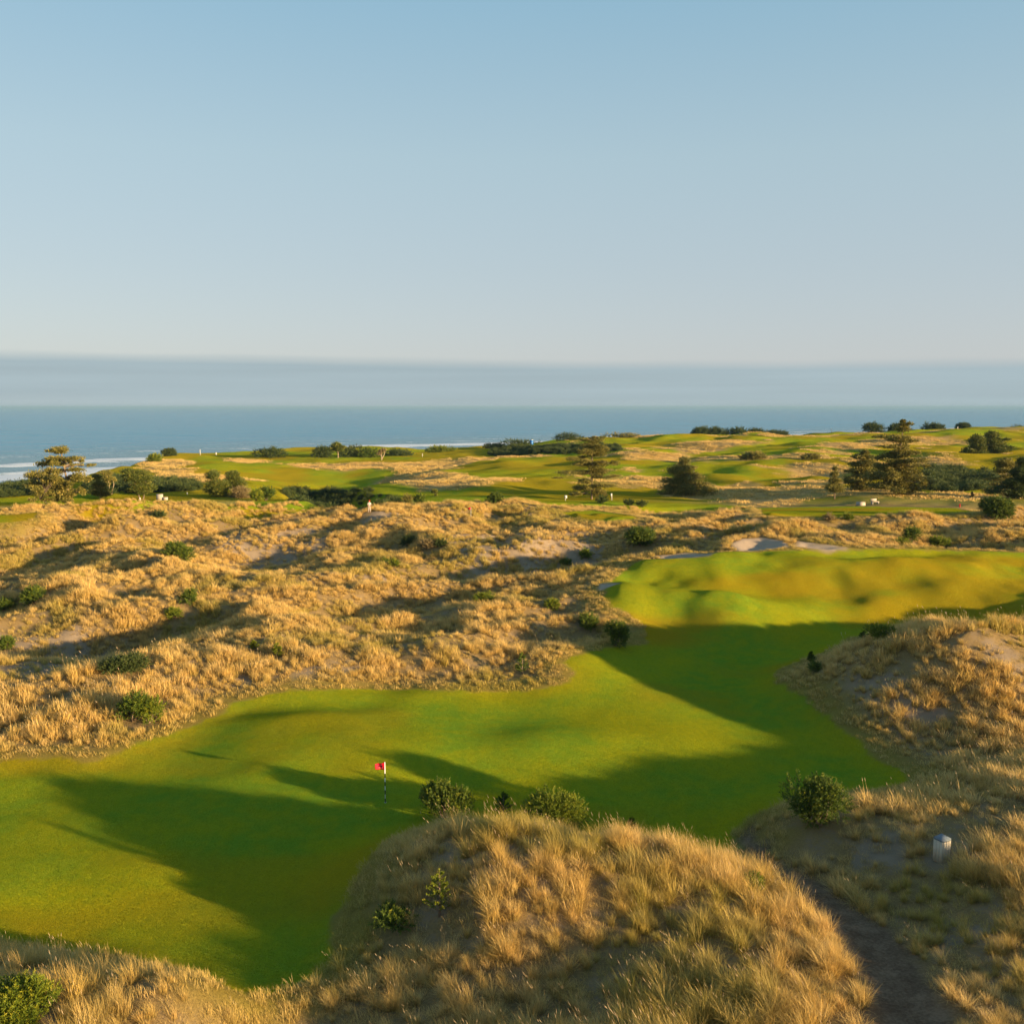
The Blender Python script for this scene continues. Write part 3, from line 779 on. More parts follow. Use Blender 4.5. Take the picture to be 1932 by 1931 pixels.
def leaves(P, D, L, W, rng, c):
    """diamond leaves from points P along directions D"""
    n = len(P)
    D = D / (np.linalg.norm(D, axis=1)[:, None] + 1e-9)
    r = rng.normal(size=(n, 3)); S = np.cross(D, r); S /= np.linalg.norm(S, axis=1)[:, None] + 1e-9
    L = np.asarray(L)[:, None] if np.ndim(L) else L
    W = np.asarray(W)[:, None] if np.ndim(W) else W
    V = np.stack([P, P + D * L * 0.45 + S * W, P + D * L, P + D * L * 0.45 - S * W], 1).reshape(-1, 3)
    F = np.arange(4 * n).reshape(n, 4)
    return V, F, np.repeat(c, 4)
def rand_dir(n, rng):
    v = rng.normal(size=(n, 3)); return v / np.linalg.norm(v, axis=1)[:, None]
def tube(pts, radii, sides=6):
    pts = np.asarray(pts, float); V, F = [], []
    for i, p in enumerate(pts):
        d = pts[min(i + 1, len(pts) - 1)] - pts[max(i - 1, 0)]; d = d / (np.linalg.norm(d) + 1e-9)
        a = np.cross(d, [0.3, 0.9, 0.2]); a /= np.linalg.norm(a) + 1e-9; b_ = np.cross(d, a)
        for k in range(sides):
            t = 2 * math.pi * k / sides
            V.append(p + (a * math.cos(t) + b_ * math.sin(t)) * radii[i])
    for i in range(len(pts) - 1):
        for k in range(sides):
            k2 = (k + 1) % sides
            F.append((i * sides + k, i * sides + k2, (i + 1) * sides + k2, (i + 1) * sides + k))
    F.append(tuple(range(sides))[::-1]); F.append(tuple((len(pts) - 1) * sides + k for k in range(sides)))
    return V, F
class Acc:
    def __init__(s): s.V, s.F = [], []
    def tube(s, pts, radii, sides=6):
        v, f = tube(pts, radii, sides); o = len(s.V); s.V += list(v); s.F += [tuple(i + o for i in q) for q in f]
    def poly(s, v, f):
        o = len(s.V); s.V += [np.array(q, float) for q in v]; s.F += [tuple(i + o for i in q) for q in f]
    def box(s, c, size, rz=0.0, taper=1.0):
        x, y, z = (q / 2 for q in size); ca, sa = math.cos(rz), math.sin(rz); v = []
        for zz_, k in ((-z, 1.0), (z, taper)):
            for xx, yy in ((-x, -y), (x, -y), (x, y), (-x, y)):
                v.append((c[0] + (xx * ca - yy * sa) * k, c[1] + (xx * sa + yy * ca) * k, c[2] + zz_))
        s.poly(v, [(3, 2, 1, 0), (4, 5, 6, 7), (0, 1, 5, 4), (1, 2, 6, 5), (2, 3, 7, 6), (3, 0, 4, 7)])
    def build(s, name, mat, parent=None, smooth=False):
        return mesh_from(name, np.array(s.V), s.F, mat, parent, smooth)

def shrub_geo(w, h, nspr, leaf, seed, nlobe=9, upright=0.8, depth=None, per=24):
    """sprigs on a lumpy crown; returns foliage arrays and stem accumulators"""
    rng = np.random.default_rng(seed)
    depth = depth or w
    lob_c = rng.uniform(-1, 1, (nlobe, 3)); lob_c /= np.maximum(1, np.linalg.norm(lob_c, axis=1))[:, None] * 1.0
    lob_c *= [w * 0.30, depth * 0.30, h * 0.25]; lob_c[:, 2] += h * 0.50
    lob_r = rng.uniform(0.20, 0.30, nlobe)
    li = rng.integers(0, nlobe, nspr)
    d = rand_dir(nspr, rng)
    P = lob_c[li] + d * (lob_r[li, None] * [w, depth, h]) * rng.uniform(0.65, 1.08, (nspr, 1))
    P[:, 2] = np.maximum(P[:, 2], 0.03 * h)
    D = d + np.array([0, 0, upright]) + rng.normal(0, 0.25, (nspr, 3)); D /= np.linalg.norm(D, axis=1)[:, None]
    sl = leaf * rng.uniform(2.0, 4.0, nspr)
    # leaves up the sprig
    t = rng.random((nspr, per)); PP = P[:, None] + D[:, None] * (sl[:, None] * t)[..., None]
    LD = D[:, None] * 0.9 + rng.normal(0, 0.55, (nspr, per, 3))
    PP = PP.reshape(-1, 3); LD = LD.reshape(-1, 3)
    sprc = rng.random(nspr)
    c = np.clip(np.repeat(sprc, per) * 0.65 + t.ravel() * 0.30 + rng.normal(0, 0.06, nspr * per), 0, 1)
    n = len(PP)
    V, F, C = leaves(PP, LD, leaf * rng.uniform(0.8, 1.5, n), leaf * rng.uniform(0.10, 0.19, n), rng, c)
    st = Acc()
    for k in range(min(nlobe, 7)):
        a = np.array([rng.normal(0, 0.04) * w, rng.normal(0, 0.04) * w, -0.15]); b_ = lob_c[k]
        mid = (a + b_) / 2 + rng.normal(0, 0.05, 3) * w
        st.tube([a, mid, b_], [0.03 * w ** 0.5, 0.022 * w ** 0.5, 0.01], 5)
    return V, F, C, st
def shrub(name, label, cat, px, py, wpx, hpx, mat, seed, leaf=None, nspr=None, group=None, nlobe=9, upright=0.8, r=None, dense=1.0, stems=True):
    x, y, z = at(px, py) if r is None else at_r(px, r)
    dist = math.sqrt(x * x + y * y + (CAM_Z - z) ** 2)
    m = dist / FPX
    w, h = wpx * m * 0.80, hpx * m * 0.86
    if leaf is None: leaf = max(0.10, dist * 0.0012)
    if nspr is None: nspr = int(np.clip(1.5 * (w * h + w * w) / (leaf * leaf * 1.3), 60, 1500) * dense)
    if dist < 190:
        k_ = math.hypot(x, y); EXCL.append((x, y, w * 0.45)); EXCL.append((x - x / k_ * w * 0.4, y - y / k_ * w * 0.4, w * 0.45))
    V, F, C, st = shrub_geo(w, h, nspr, leaf, seed, nlobe, upright)
    t = thing(name, label, cat, (x, y, z - (0.04 if dist < 190 else 0.16 * h)), 0, group)
    mesh_from('foliage', V, F, mat, t, attrs=dict(c=C))
    if stems: st.build('stem', M_BARK, t)
    return t
def sapling(name, label, cat, px, py, hpx, wpx, mat, seed, group=None):
    x, y, z = at(px, py); rng = np.random.default_rng(seed)
    dist = math.sqrt(x * x + y * y + (CAM_Z - z) ** 2); m = dist / FPX
    h, w = hpx * m, wpx * m
    k_ = math.hypot(x, y); EXCL.append((x, y, w * 0.4)); EXCL.append((x - x / k_ * w * 0.5, y - y / k_ * w * 0.5, w * 0.4))
    t = thing(name, label, cat, (x, y, z - 0.03), 0, group)
    st = Acc(); st.tube([(0, 0, -0.1), (0.01 * h, 0, h * 0.5), (0, 0, h)], [0.035 * h ** 0.5, 0.022 * h ** 0.5, 0.006], 6)
    PP, DD, CC = [], [], []
    leaf = max(0.09, dist * 0.0014)
    nw = 7
    for k in range(nw):
        f = (k + 0.5) / nw; zz_ = h * (0.06 + 0.88 * f); bl = w * 0.55 * (1 - f) ** 0.8 + 0.05 * h
        for j in range(7 if k < nw - 1 else 4):
            a = rng.uniform(0, 6.28); d = np.array([math.cos(a), math.sin(a), rng.uniform(0.45, 0.9)]); d /= np.linalg.norm(d)
            e = np.array([0, 0, zz_]) + d * bl * rng.uniform(0.7, 1.1)
            st.tube([(0, 0, zz_), e], [0.012, 0.004], 4)
            n = 46
            tt = rng.uniform(0.2, 1.0, n)[:, None]
            PP.append(np.array([0, 0, zz_]) * (1 - tt) + e * tt); DD.append(d + rng.normal(0, 0.5, (n, 3)) + [0, 0, 0.3]); CC.append(np.clip(0.25 + 0.45 * tt.ravel() + rng.normal(0, 0.12, n), 0, 1))
    n = 40; tt = rng.uniform(0.75, 1.0, n)[:, None]
    PP.append(np.array([0, 0, h]) * tt); DD.append(rng.normal(0, 0.3, (n, 3)) + [0, 0, 1]); CC.append(np.full(n, 0.8))
    PP = np.concatenate(PP); DD = np.concatenate(DD); CC = np.concatenate(CC); n = len(PP)
    V, F, C = leaves(PP, DD, leaf * rng.uniform(0.8, 1.4, n), leaf * 0.2, rng, CC)
    mesh_from('foliage', V, F, mat, t, attrs=dict(c=C)); st.build('stem', M_BARK, t)
    return t

# ------------------------------------------------------------------ trees: boughs of foliage at measured heights, limbs out to each
def tree(name, label, cat, px, r, ybase, pads, trunks, mat, seed, scale, group=None, bark=None, dens=1.0, leaf=None, flat=True, depth=0.8, extra=1.0, tr=0.028):
    """pads: (dx, up, rx, rz) in traced units, scale metres per unit is scale*dist/FPX; trunks: list of [(dx, up), ...]"""
    x, y, z = at_r(px, r)
    rng = np.random.default_rng(seed)
    dist = math.sqrt(x * x + y * y + (CAM_Z - z) ** 2); m = dist / FPX * scale
    zb = CAM_Z + ray(px, ybase)[2] / math.hypot(*ray(px, ybase)[:2]) * r      # where the photograph has its foot
    t = thing(name, label, cat, (x, y, z - 0.1), -math.atan2(x, y), group)
    dz = zb - (z - 0.1)
    H = max(p[1] + p[3] for p in pads) * m
    leaf = (leaf or max(0.24, dist * 0.0013)) * 0.8
    acc = Acc(); tips = []
    for T in trunks:
        pts = [(T[0][0] * m, 0, -0.6)] + [(a * m, rng.normal(0, 0.01) * H, b_ * m + dz) for a, b_ in T]
        n = len(pts); rad = [tr * H * (1 - 0.86 * i / (n - 1)) for i in range(n)]
        acc.tube(pts, rad, 8); tips.append(np.array(pts))
    PP, DD, CC, LL = [], [], [], []
    full = []
    for a, b_, rx, rz in pads:
        full.append((a * m, 0.0, b_ * m + dz, rx * m, rz * m, True))
        # the same bough carried round the tree, so that it has depth
        for k in range(int(round(1.6 * extra)) + 1):
            s = rng.uniform(-1, 1)
            cx = np.interp(b_ * m + dz, tips[0][:, 2], tips[0][:, 0])
            spread = (abs(a * m - cx) + rx * m) * depth
            full.append((cx + (a * m - cx) * rng.uniform(0.1, 0.9), s * spread, (b_ + rng.normal(0, 0.35) * rz) * m + dz, rx * m * rng.uniform(0.6, 0.9), rz * m * rng.uniform(0.7, 1.0), False))
    for cx, cy, cz, rx, rz, main in full:
        T = min(tips, key=lambda q: np.min(np.abs(q[:, 0] - cx)))
        zt = np.clip(cz - (0.10 if flat else 0.30) * abs(cx) - 0.1 * H * (0 if flat else 1), T[1, 2] + 0.05 * H, T[-1, 2])
        tx = np.interp(zt, T[:, 2], T[:, 0]); ty = np.interp(zt, T[:, 2], T[:, 1])
        L = math.hypot(cx - tx, cy - ty)
        if L > 0.03 * H:
            mid = ((tx + cx) / 2, (ty + cy) / 2, (zt + cz) / 2 + (0.02 * H if flat else -0.02 * H))
            acc.tube([(tx, ty, zt), mid, (cx, cy, cz - rz * 0.2)], [tr * H * 0.30, tr * H * 0.20, tr * H * 0.06], 5)
        n = int(np.clip(dens * 48 * rx * max(rz, leaf * 1.5) / (leaf * leaf), 60, 2200))
        q = rand_dir(n, rng) * rng.random((n, 1)) ** 0.40
        P = np.array([cx, cy, cz]) + q * [rx * 1.32, min(rx, max(rx * 0.75, rz)) * 1.25, rz * 1.15]
        # sprays: clumps pulled together, ragged at the tips
        ncl = max(3, n // 14); cl = P[rng.integers(0, n, ncl)]
        wh = rng.integers(0, ncl, n); P = P * 0.42 + cl[wh] * 0.58 + rng.normal(0, leaf * 0.22, (n, 3))
        out = P - np.array([tx, ty, zt]); out /= np.linalg.norm(out, axis=1)[:, None] + 1e-6
        D = out * 0.9 + rng.normal(0, 0.5, (n, 3)) + ([0, 0, 0.05] if flat else [0, 0, 0.5])
        PP.append(P); DD.append(D)
        tone = rng.random(ncl)[wh] * 0.6 + 0.2
        CC.append(np.clip(tone + rng.normal(0, 0.10, n), 0, 1)); LL.append(leaf * rng.uniform(0.7, 1.5, n))
    PP = np.concatenate(PP); DD = np.concatenate(DD); CC = np.concatenate(CC); LL = np.concatenate(LL)
    V, F, C = leaves(PP, DD, LL, LL * 0.24, rng, CC)
    mesh_from('crown', V, F, mat, t, attrs=dict(c=C))
    acc.build('trunk', bark or M_BARK, t, smooth=True)
    return t
def tr_pads(pads, bx, by): return [(a - bx, by - b_, rx, rz) for a, b_, rx, rz in pads]

S4, S5, S6, S1 = 0.1680, 0.2, 0.2160, 0.336
def build_trees():
    g = 'trees between the dunes and the far course'
    p = [(690,290,100,35),(600,300,60,15),(640,380,110,32),(850,370,70,20),(880,405,40,22),(530,430,80,36),(690,430,60,18),(960,445,60,16),(850,490,70,22),(600,500,90,36),
         (450,540,100,55),(560,590,120,55),(430,640,80,65),(650,640,110,55),(850,560,80,55),(930,590,45,36),(500,720,100,55),(660,720,100,46),(780,740,55,36),(430,780,60,26),(600,790,80,26),(750,810,45,26),(880,720,36,44)]
    tree('windswept_spruce', 'tall windswept spruce with a bare-sided spire against the surf', 'tree', 126, 178, 962, tr_pads(p, 750, 900),
         [[(0, 0), (-5, 200), (-20, 400), (-50, 590), (-70, 630)], [(0, 30), (-160, 60), (-260, 110)]], M_SPRUCE, 11, S4, g, leaf=0.30, dens=0.9)
    tree('small_tree', 'small bushy tree just right of the windswept spruce', 'tree', 186, 205, 939, tr_pads([(1080,560,60,30),(1110,640,80,40),(1100,700,95,40),(1150,740,70,30),(1060,720,50,30)], 1110, 770),
         [[(0, 0), (-10, 100), (-30, 230)]], M_SPRUCE, 12, S4, g, flat=False)
    tree('pale_trunk_tree', 'thin crowned tree with two bare pale trunks', 'tree', 204, 212, 932, tr_pads([(1190,490,60,28),(1200,540,70,26),(1180,590,45,26),(1262,560,28,26)], 1215, 705),
         [[(0, 0), (0, 100), (-15, 210)], [(20, 0), (45, 100), (40, 170)]], M_SPRUCE, 13, S4, g, bark=M_PALEBARK, flat=False, tr=0.03)
    tree('round_pine', 'round topped pine with forked trunk beside pale stone box', 'tree', 263, 196, 944, tr_pads([(1450,490,80,36),(1560,510,110,38),(1480,560,110,42),(1620,570,90,42),(1580,640,120,36),(1480,680,70,32),(1660,670,80,36),(1600,700,80,26)], 1565, 795),
         [[(0, 0), (-30, 70), (-60, 200), (-50, 300)], [(20, 0), (40, 90), (60, 220)]], M_TREEPINE, 14, S4, g, flat=False)
    tree('twin_pine', 'flat topped dark pine with its trunk showing, joined to a browning neighbour', 'tree', 415, 195, 944, tr_pads([(1190,470,40,25),(1210,510,65,30),(1190,545,50,25),(1250,530,40,30),(1230,565,50,18)], 1235, 602),
         [[(0, 0), (-5, 40), (-20, 120)]], M_TREEPINE, 15, S1, g, flat=False)
    tree('twin_pine', 'taller sunlit pine with a dead brown side, right of the dark flat topped pine', 'tree', 441, 199, 942, tr_pads([(1310,465,40,18),(1320,500,60,24),(1290,530,40,20),(1350,520,40,20)], 1320, 600),
         [[(0, 0), (-5, 60), (-8, 140)]], M_TREEPINE, 16, S1, g, flat=False)
    tree('dead_pine', 'bare brown dead pine leaning out beside the twin pines', 'tree', 452, 193, 947, tr_pads([(1340,550,60,30),(1350,580,60,20),(1310,575,40,20)], 1340, 610),
         [[(0, 0), (0, 40), (5, 80)]], M_DEAD, 17, S1, g, flat=False, dens=0.5)
    tree('lone_pine', 'tiny lone pine with thin bare stem and flat tuft top', 'tree', 820, 215, 943, [(0,52,17,7),(-8,42,12,5),(10,40,11,4),(-12,14,8,5),(6,26,6,4)], [[(0, 0), (1, 30), (0, 55)]], M_TREEPINE, 18, S1 * 1.0, g, flat=False, leaf=0.25)
    p = [(510,130,50,22),(600,140,60,26),(640,110,30,10),(540,190,85,36),(640,215,70,40),(480,240,90,40),(600,260,90,36),(420,310,70,26),(520,350,60,26),(470,360,80,26),(740,350,40,30),(650,350,50,36),(600,400,70,26),
         (380,440,120,24),(290,490,60,10),(480,440,50,26),(640,430,60,36),(740,470,70,20),(610,470,50,26),(500,520,60,26),(460,580,60,36),(520,590,50,30),(430,640,60,26),(600,560,60,26),(680,560,90,22),(620,620,60,34),(660,640,30,26)]
    tree('tall_spruce', 'tall open spruce with tiered boughs on a low grassy knoll', 'tree', 1117, 190, 942, [(a * 1.18, b_, c_ * 1.1, d_) for a, b_, c_, d_ in tr_pads(p, 562, 692)], [[(0, 0), (0, 150), (0, 300), (2, 450), (-5, 580)]], M_SPRUCE, 19, S5, g, leaf=0.26, dens=0.8, extra=0.7, depth=0.7, tr=0.021)
    p = [(1430,330,55,32),(1400,400,110,36),(1500,400,60,22),(1330,430,80,46),(1450,470,120,46),(1280,520,90,36),(1400,540,130,46),(1550,490,90,46),(1600,560,100,46),(1300,590,110,36),(1500,600,130,46),(1680,600,70,46),
         (1180,670,50,12),(1260,650,90,46),(1400,680,120,46),(1550,690,120,46),(1690,680,70,46),(1300,720,80,26),(1480,730,90,22),(1660,735,80,22)]
    tree('dense_conifer', 'dense dark conifer with a broad skirt, right of the tall tiered spruce', 'tree', 1295, 200, 953, tr_pads(p, 1450, 750), [[(0, 0), (-10, 150), (-20, 300), (-25, 440)], [(70, 0), (80, 120), (100, 250)]], M_SPRUCE, 20, S5, g, leaf=0.28, dens=0.55)
    p = [(285,450,18,22),(285,500,36,22),(290,550,56,28),(280,600,80,32),(300,630,70,18)]
    tree('young_spruce', 'small pointed young spruce left of the big dark spruces', 'tree', 1577, 182, 928, tr_pads(p, 290, 645), [[(0, 0), (-5, 120), (-8, 225)]], M_SPRUCE, 21, S6, g, leaf=0.26)
    p = [(545,300,40,22),(540,340,90,22),(480,340,50,12),(560,390,90,32),(470,400,60,22),(520,450,110,30),(420,460,40,12),(500,520,110,32),(600,500,80,36),(430,540,70,28),(530,580,130,36)]
    tree('broad_spruce', 'broad dark spruce close left of the tallest spruce', 'tree', 1631, 197, 926, tr_pads(p, 540, 620), [[(0, 0), (0, 150), (0, 330)]], M_SPRUCE, 22, S6, g, leaf=0.30)
    p = [(855,75,22,10),(910,95,22,12),(860,110,42,18),(860,140,66,18),(700,200,70,16),(830,220,100,26),(940,230,50,12),(760,280,80,14),(880,240,60,22),(870,330,70,46),(700,370,70,26),(780,350,80,36),(960,330,50,22),(840,420,110,42),
         (700,440,80,32),(1000,390,70,26),(1040,430,40,18),(900,480,110,42),(750,520,110,42),(640,520,90,46),(980,540,100,36),(850,570,130,42),(700,600,110,32),(960,610,90,36),(1060,560,60,28),(880,640,80,18)]
    tree('giant_spruce', 'tallest ragged spruce with a thin broken top, above two stone boxes', 'tree', 1694, 187, 931, tr_pads(p, 830, 662), [[(0, 0), (5, 150), (10, 320), (25, 470), (28, 590)]], M_SPRUCE, 23, S6, g, leaf=0.30, dens=0.9, tr=0.022)
    tree('umbrella_pine', 'umbrella shaped pine with one leaning stem, left half of the far clump', 'tree', 1843, 330, 865, tr_pads([(1520,220,70,45),(1540,260,60,40),(1470,290,60,30),(1550,300,80,25),(1440,310,40,15)], 1525, 356), [[(0, 0), (-6, 30), (-5, 110)]], M_TREEPINE, 24, S6, 'umbrella pines on the far rise', flat=False, tr=0.035)
    tree('umbrella_pine', 'wider umbrella shaped pine with several stems, right half of the far clump', 'tree', 1869, 334, 863, tr_pads([(1640,190,60,45),(1620,240,60,45),(1690,250,60,40),(1730,280,70,30),(1780,270,30,12),(1660,290,70,25),(1750,205,25,12)], 1640, 350), [[(0, 0), (0, 60), (0, 130)], [(-30, 0), (-30, 60), (-20, 100)], [(25, 0), (25, 60), (50, 100)]], M_TREEPINE, 25, S6, 'umbrella pines on the far rise', flat=False, tr=0.022)
    tree('bare_stem_tree', 'half bare pale limbed tree behind the dark shrub, right of the scrub', 'tree', 1901, 195, 926, tr_pads([(1760,430,70,32),(1830,440,46,22),(1770,490,80,30),(1700,560,70,16),(1790,540,60,22),(1720,600,60,16)], 1790, 645), [[(0, 0), (0, 100), (-10, 200)], [(20, 20), (35, 110), (45, 190)]], M_SPRUCE, 26, S6, g, bark=M_PALEBARK, flat=False, tr=0.03)
    tree('edge_conifer', 'dark conifer behind the round shrub at the right edge', 'tree', 1926, 187, 946, tr_pads([(1920,430,60,40),(1890,520,70,50),(1850,600,90,40),(1900,650,90,50),(1720,670,80,30),(1900,700,80,50),(1960,560,90,50),(1980,660,90,50)], 1900, 742), [[(0, 0), (0, 150), (5, 300)]], M_DARK, 27, S6, g, flat=False)
    tree('bare_sapling', 'little bare brown sapling on the tan ground by the right edge', 'tree', 1837, 186, 948, [(0,25,20,10),(-6,45,16,9),(6,60,10,8),(0,75,5,6)], [[(0, 0), (2, 40), (0, 85)]], M_DEAD, 28, S6, g, flat=False, leaf=0.2, dens=0.6)
    # dead trees and pines in the thicket on the left of the far course
    tree('dead_tree', 'pale dead tree standing before the far thicket', 'tree', 720, 352, 872, [(0,26,10,4),(-6,20,8,3),(7,30,6,3)], [[(0, 0), (0, 14), (1, 30)], [(0, 8), (7, 20), (9, 28)]], M_DEAD, 29, 0.77, 'trees in the far thicket', bark=M_PALEBARK, flat=False, dens=0.4, tr=0.05)
    tree('thicket_pine', 'pine with a bright trunk rising from the far thicket', 'tree', 638, 366, 863, [(-4,28,14,6),(6,24,14,6),(-2,18,16,4)], [[(0, 0), (0, 12), (-3, 28)]], M_TREEPINE, 30, 0.77, 'trees in the far thicket', bark=M_PALEBARK, flat=False, tr=0.05)
build_trees()

# ------------------------------------------------------------------ shrubs one by one
def build_shrubs():
    gm = 'shrubs and saplings on the dunes'
    S = shrub; P = sapling
    S('shore_pine_shrub', 'upright dark pine shrub on the mound crest, nearest the red flag', 'shrub', 841, 1542, 110, 80, M_PINE, 1, 0.105, 1000, gm, 8, 1.3)
    P('pine_sapling', 'small dark pine sapling between the two round shrubs on the mound crest', 'sapling', 950, 1537, 44, 40, M_PINE, 2, gm)
    S('round_shrub', 'round yellow-green shrub on the mound crest right of the sapling', 'shrub', 1042, 1558, 136, 84, M_GORSE, 3, 0.070, 2200, gm, 12, 0.35)
    P('pine_sapling', 'slender bright sapling on the right shoulder of the mound', 'sapling', 1192, 1577, 36, 26, M_GORSE, 4, gm)
    P('pine_sapling', 'bright green young pine on the open face of the mound', 'sapling', 829, 1728, 86, 66, M_GORSE, 5, gm)
    S('low_shrub', 'low dull green shrub at the left foot of the mound, below the young pine', 'shrub', 745, 1742, 84, 24, M_PINE, 6, 0.10, 200, gm, 9, 0.7)
    S('low_shrub', 'small yellow-green shrub where the mound meets the sandy path', 'shrub', 1424, 1682, 58, 30, M_GORSE, 7, 0.07, 320, gm, 8, 0.5)
    S('corner_shrub', 'bright green shrub in the bottom left corner amid tall grass', 'shrub', 34, 1928, 150, 66, M_GORSE, 8, 0.075, 2200, gm, 14, 0.5)
    S('dark_shrub', 'big dark shrub with a sunlit top at the edge of the green above the path', 'shrub', 1538, 1557, 130, 98, M_PINE, 9, 0.09, 1600, gm, 11, 0.7)
    S('pine_bush', 'pine bush beside the left end of the green', 'shrub', 250, 1360, 66, 62, M_PINE, 10, 0.13, 330, gm, 8, 1.1)
    S('pine_bush', 'lighter yellow-green bush touching the pine bush beside the green', 'shrub', 284, 1362, 56, 48, M_GORSE, 11, 0.12, 300, gm, 8, 0.8)
    S('dune_bush', 'round green bush on the far left slope, larger of two', 'shrub', 65, 1141, 42, 36, M_PINE, 12, None, None, gm)
    S('dune_bush', 'green bush at the left edge below the larger round one', 'shrub', 12, 1156, 34, 26, M_PINE, 13, None, None, gm)
    S('dune_bush', 'small bush in the shaded hollow at the left edge', 'shrub', 9, 1226, 30, 28, M_PINE, 14, None, None, gm)
    S('dune_bush', 'compact green bush standing alone on the middle left dunes', 'shrub', 353, 1139, 36, 30, M_PINE, 15, None, None, gm)
    S('dune_bush', 'spreading dark topped bush below the grey sand hollow', 'shrub', 337, 1058, 62, 36, M_PINE, 16, None, None, gm)
    S('dune_bush', 'low yellow-green patch under the compact green bush', 'shrub', 330, 1165, 30, 18, M_GORSE, 17, None, None, gm)
    S('dune_bush', 'low green bush in grass, left of the upper fairway', 'shrub', 914, 1142, 44, 26, M_GORSE, 18, None, None, gm)
    S('dune_bush', 'little green bush close left of the upper fairway edge', 'shrub', 1043, 1148, 32, 20, M_GORSE, 19, None, None, gm)
    S('dune_bush', 'left of two tall bushes on the bank where the fairways meet', 'shrub', 1111, 1186, 46, 40, M_PINE, 20, None, None, gm)
    S('dune_bush', 'right and larger of two tall bushes on the bank where the fairways meet', 'shrub', 1162, 1217, 52, 54, M_PINE, 21, None, None, gm)
    P('dark_sapling', 'dark pointed sapling at the tip of the dune by the shaded fairway', 'sapling', 985, 1271, 42, 28, M_PINE, 22, gm)
    S('round_bush', 'big round dark bush standing alone above the dunes, left of the bunkers', 'shrub', 1208, 1028, 62, 38, M_PINE, 23, None, None, gm, 12, 0.4, dense=1.4)
    S('crest_bush', 'bright leaved bush on the crest of the right dune', 'shrub', 1662, 1209, 58, 34, M_GORSE, 24, None, None, gm)
    P('crest_sapling', 'thin sapling left of the bright bush on the right dune crest', 'sapling', 1628, 1214, 22, 20, M_PINE, 25, gm)
    P('foot_sapling', 'upper dark sapling at the left foot of the right dune', 'sapling', 1530, 1249, 20, 16, M_PINE, 26, gm)
    S('foot_bush', 'lower dark tuft of shrub at the left foot of the right dune', 'shrub', 1538, 1266, 24, 18, M_PINE, 27, None, None, gm)
    P('hollow_sapling', 'bright green sapling in the hollow above the green', 'sapling', 523, 1241, 28, 26, M_GORSE, 28, gm)
    P('hollow_sapling', 'smaller sapling left of the bright one in the hollow', 'sapling', 479, 1226, 18, 18, M_GORSE, 29, gm)
    S('shade_shrub', 'wide dark low shrub in the shaded hollow', 'shrub', 235, 1262, 100, 26, M_DARK, 30, None, None, gm, 12, 0.3)
    S('dune_bush', 'olive round bush, left of three along the middle ridge', 'shrub', 773, 1029, 34, 18, M_DARK, 31, None, None, gm)
    S('dune_bush', 'grey-brown bush, middle of three along the middle ridge', 'shrub', 806, 1034, 32, 16, M_DEAD, 32, None, None, gm)
    S('dune_bush', 'flat olive bush, right of three along the middle ridge', 'shrub', 832, 1029, 28, 10, M_DARK, 33, None, None, gm)
    S('dune_bush', 'small dark bush low on the middle slope', 'shrub', 722, 1066, 22, 12, M_PINE, 34, None, None, gm)
    S('dune_bush', 'small olive bush right of the low dark one on the middle slope', 'shrub', 743, 1067, 20, 10, M_GORSE, 35, None, None, gm)
    S('dune_bush', 'yellowish bush left of the bunkers in shaded grass', 'shrub', 1106, 1053, 26, 18, M_GORSE, 36, None, None, gm)
    S('dune_bush', 'dark low bush below the yellowish one left of the bunkers', 'shrub', 1068, 1066, 24, 10, M_PINE, 37, None, None, gm)
    S('right_bush', 'rounded bright bush in front of the edge conifer at the right', 'shrub', 1880, 975, 68, 42, M_PINE, 38, None, None, gm, 12, 0.5, dense=1.4)
    S('dune_bush', 'tallest green bush in the row above the upper fairway', 'shrub', 1719, 1022, 34, 26, M_PINE, 39, None, None, gm)
    S('dune_bush', 'low green bush left of the tallest in the row above the upper fairway', 'shrub', 1700, 1031, 30, 14, M_GORSE, 40, None, None, gm)
    S('dune_bush', 'low yellow-green bush right of the tallest in the row above the upper fairway', 'shrub', 1768, 1030, 44, 16, M_GORSE, 41, None, None, gm)
    S('dune_bush', 'small orange-brown bush by the lit tee, left of its twin', 'shrub', 1563, 982, 18, 10, M_DEAD, 42, None, None, gm)
    S('dune_bush', 'small brown bush by the lit tee, right of its twin', 'shrub', 1601, 981, 20, 10, M_GORSE, 43, None, None, gm)
    S('dune_bush', 'brown round bush on the back ridge at the left', 'shrub', 300, 979, 22, 14, M_DARK, 44, None, None, gm)
    S('plain_bush', 'dark pointed bush alone on the lit lawn, mid picture', 'shrub', 933, 951, 40, 22, M_PINE, 45, None, None, gm)
    S('plain_bush', 'round bush right of the dead pine, paler of the pair', 'shrub', 482, 945, 28, 24, M_GORSE, 46, None, None, gm)
    S('plain_bush', 'round bush right of the dead pine, darker of the pair', 'shrub', 502, 944, 36, 26, M_PINE, 47, None, None, gm)
    S('plain_bush', 'brownish gnarled bush at the end of the dark ravine hedge', 'shrub', 770, 952, 20, 20, M_SPRUCE, 48, None, None, gm)
    S('plain_bush', 'dark twin topped bush right of the gnarled brownish one', 'shrub', 791, 952, 24, 20, M_PINE, 49, None, None, gm)
    S('plain_bush', 'dark low bush left of the white post below the tall spruce', 'shrub', 1136, 949, 20, 14, M_DARK, 50, None, None, gm)
    S('plain_bush', 'small round dark bush on the shaded lawn right of the white post', 'shrub', 1185, 953, 18, 10, M_DARK, 51, None, None, gm)
    S('plain_bush', 'flat dark bush right of the small round one on the shaded lawn', 'shrub', 1211, 955, 20, 8, M_DARK, 52, None, None, gm)
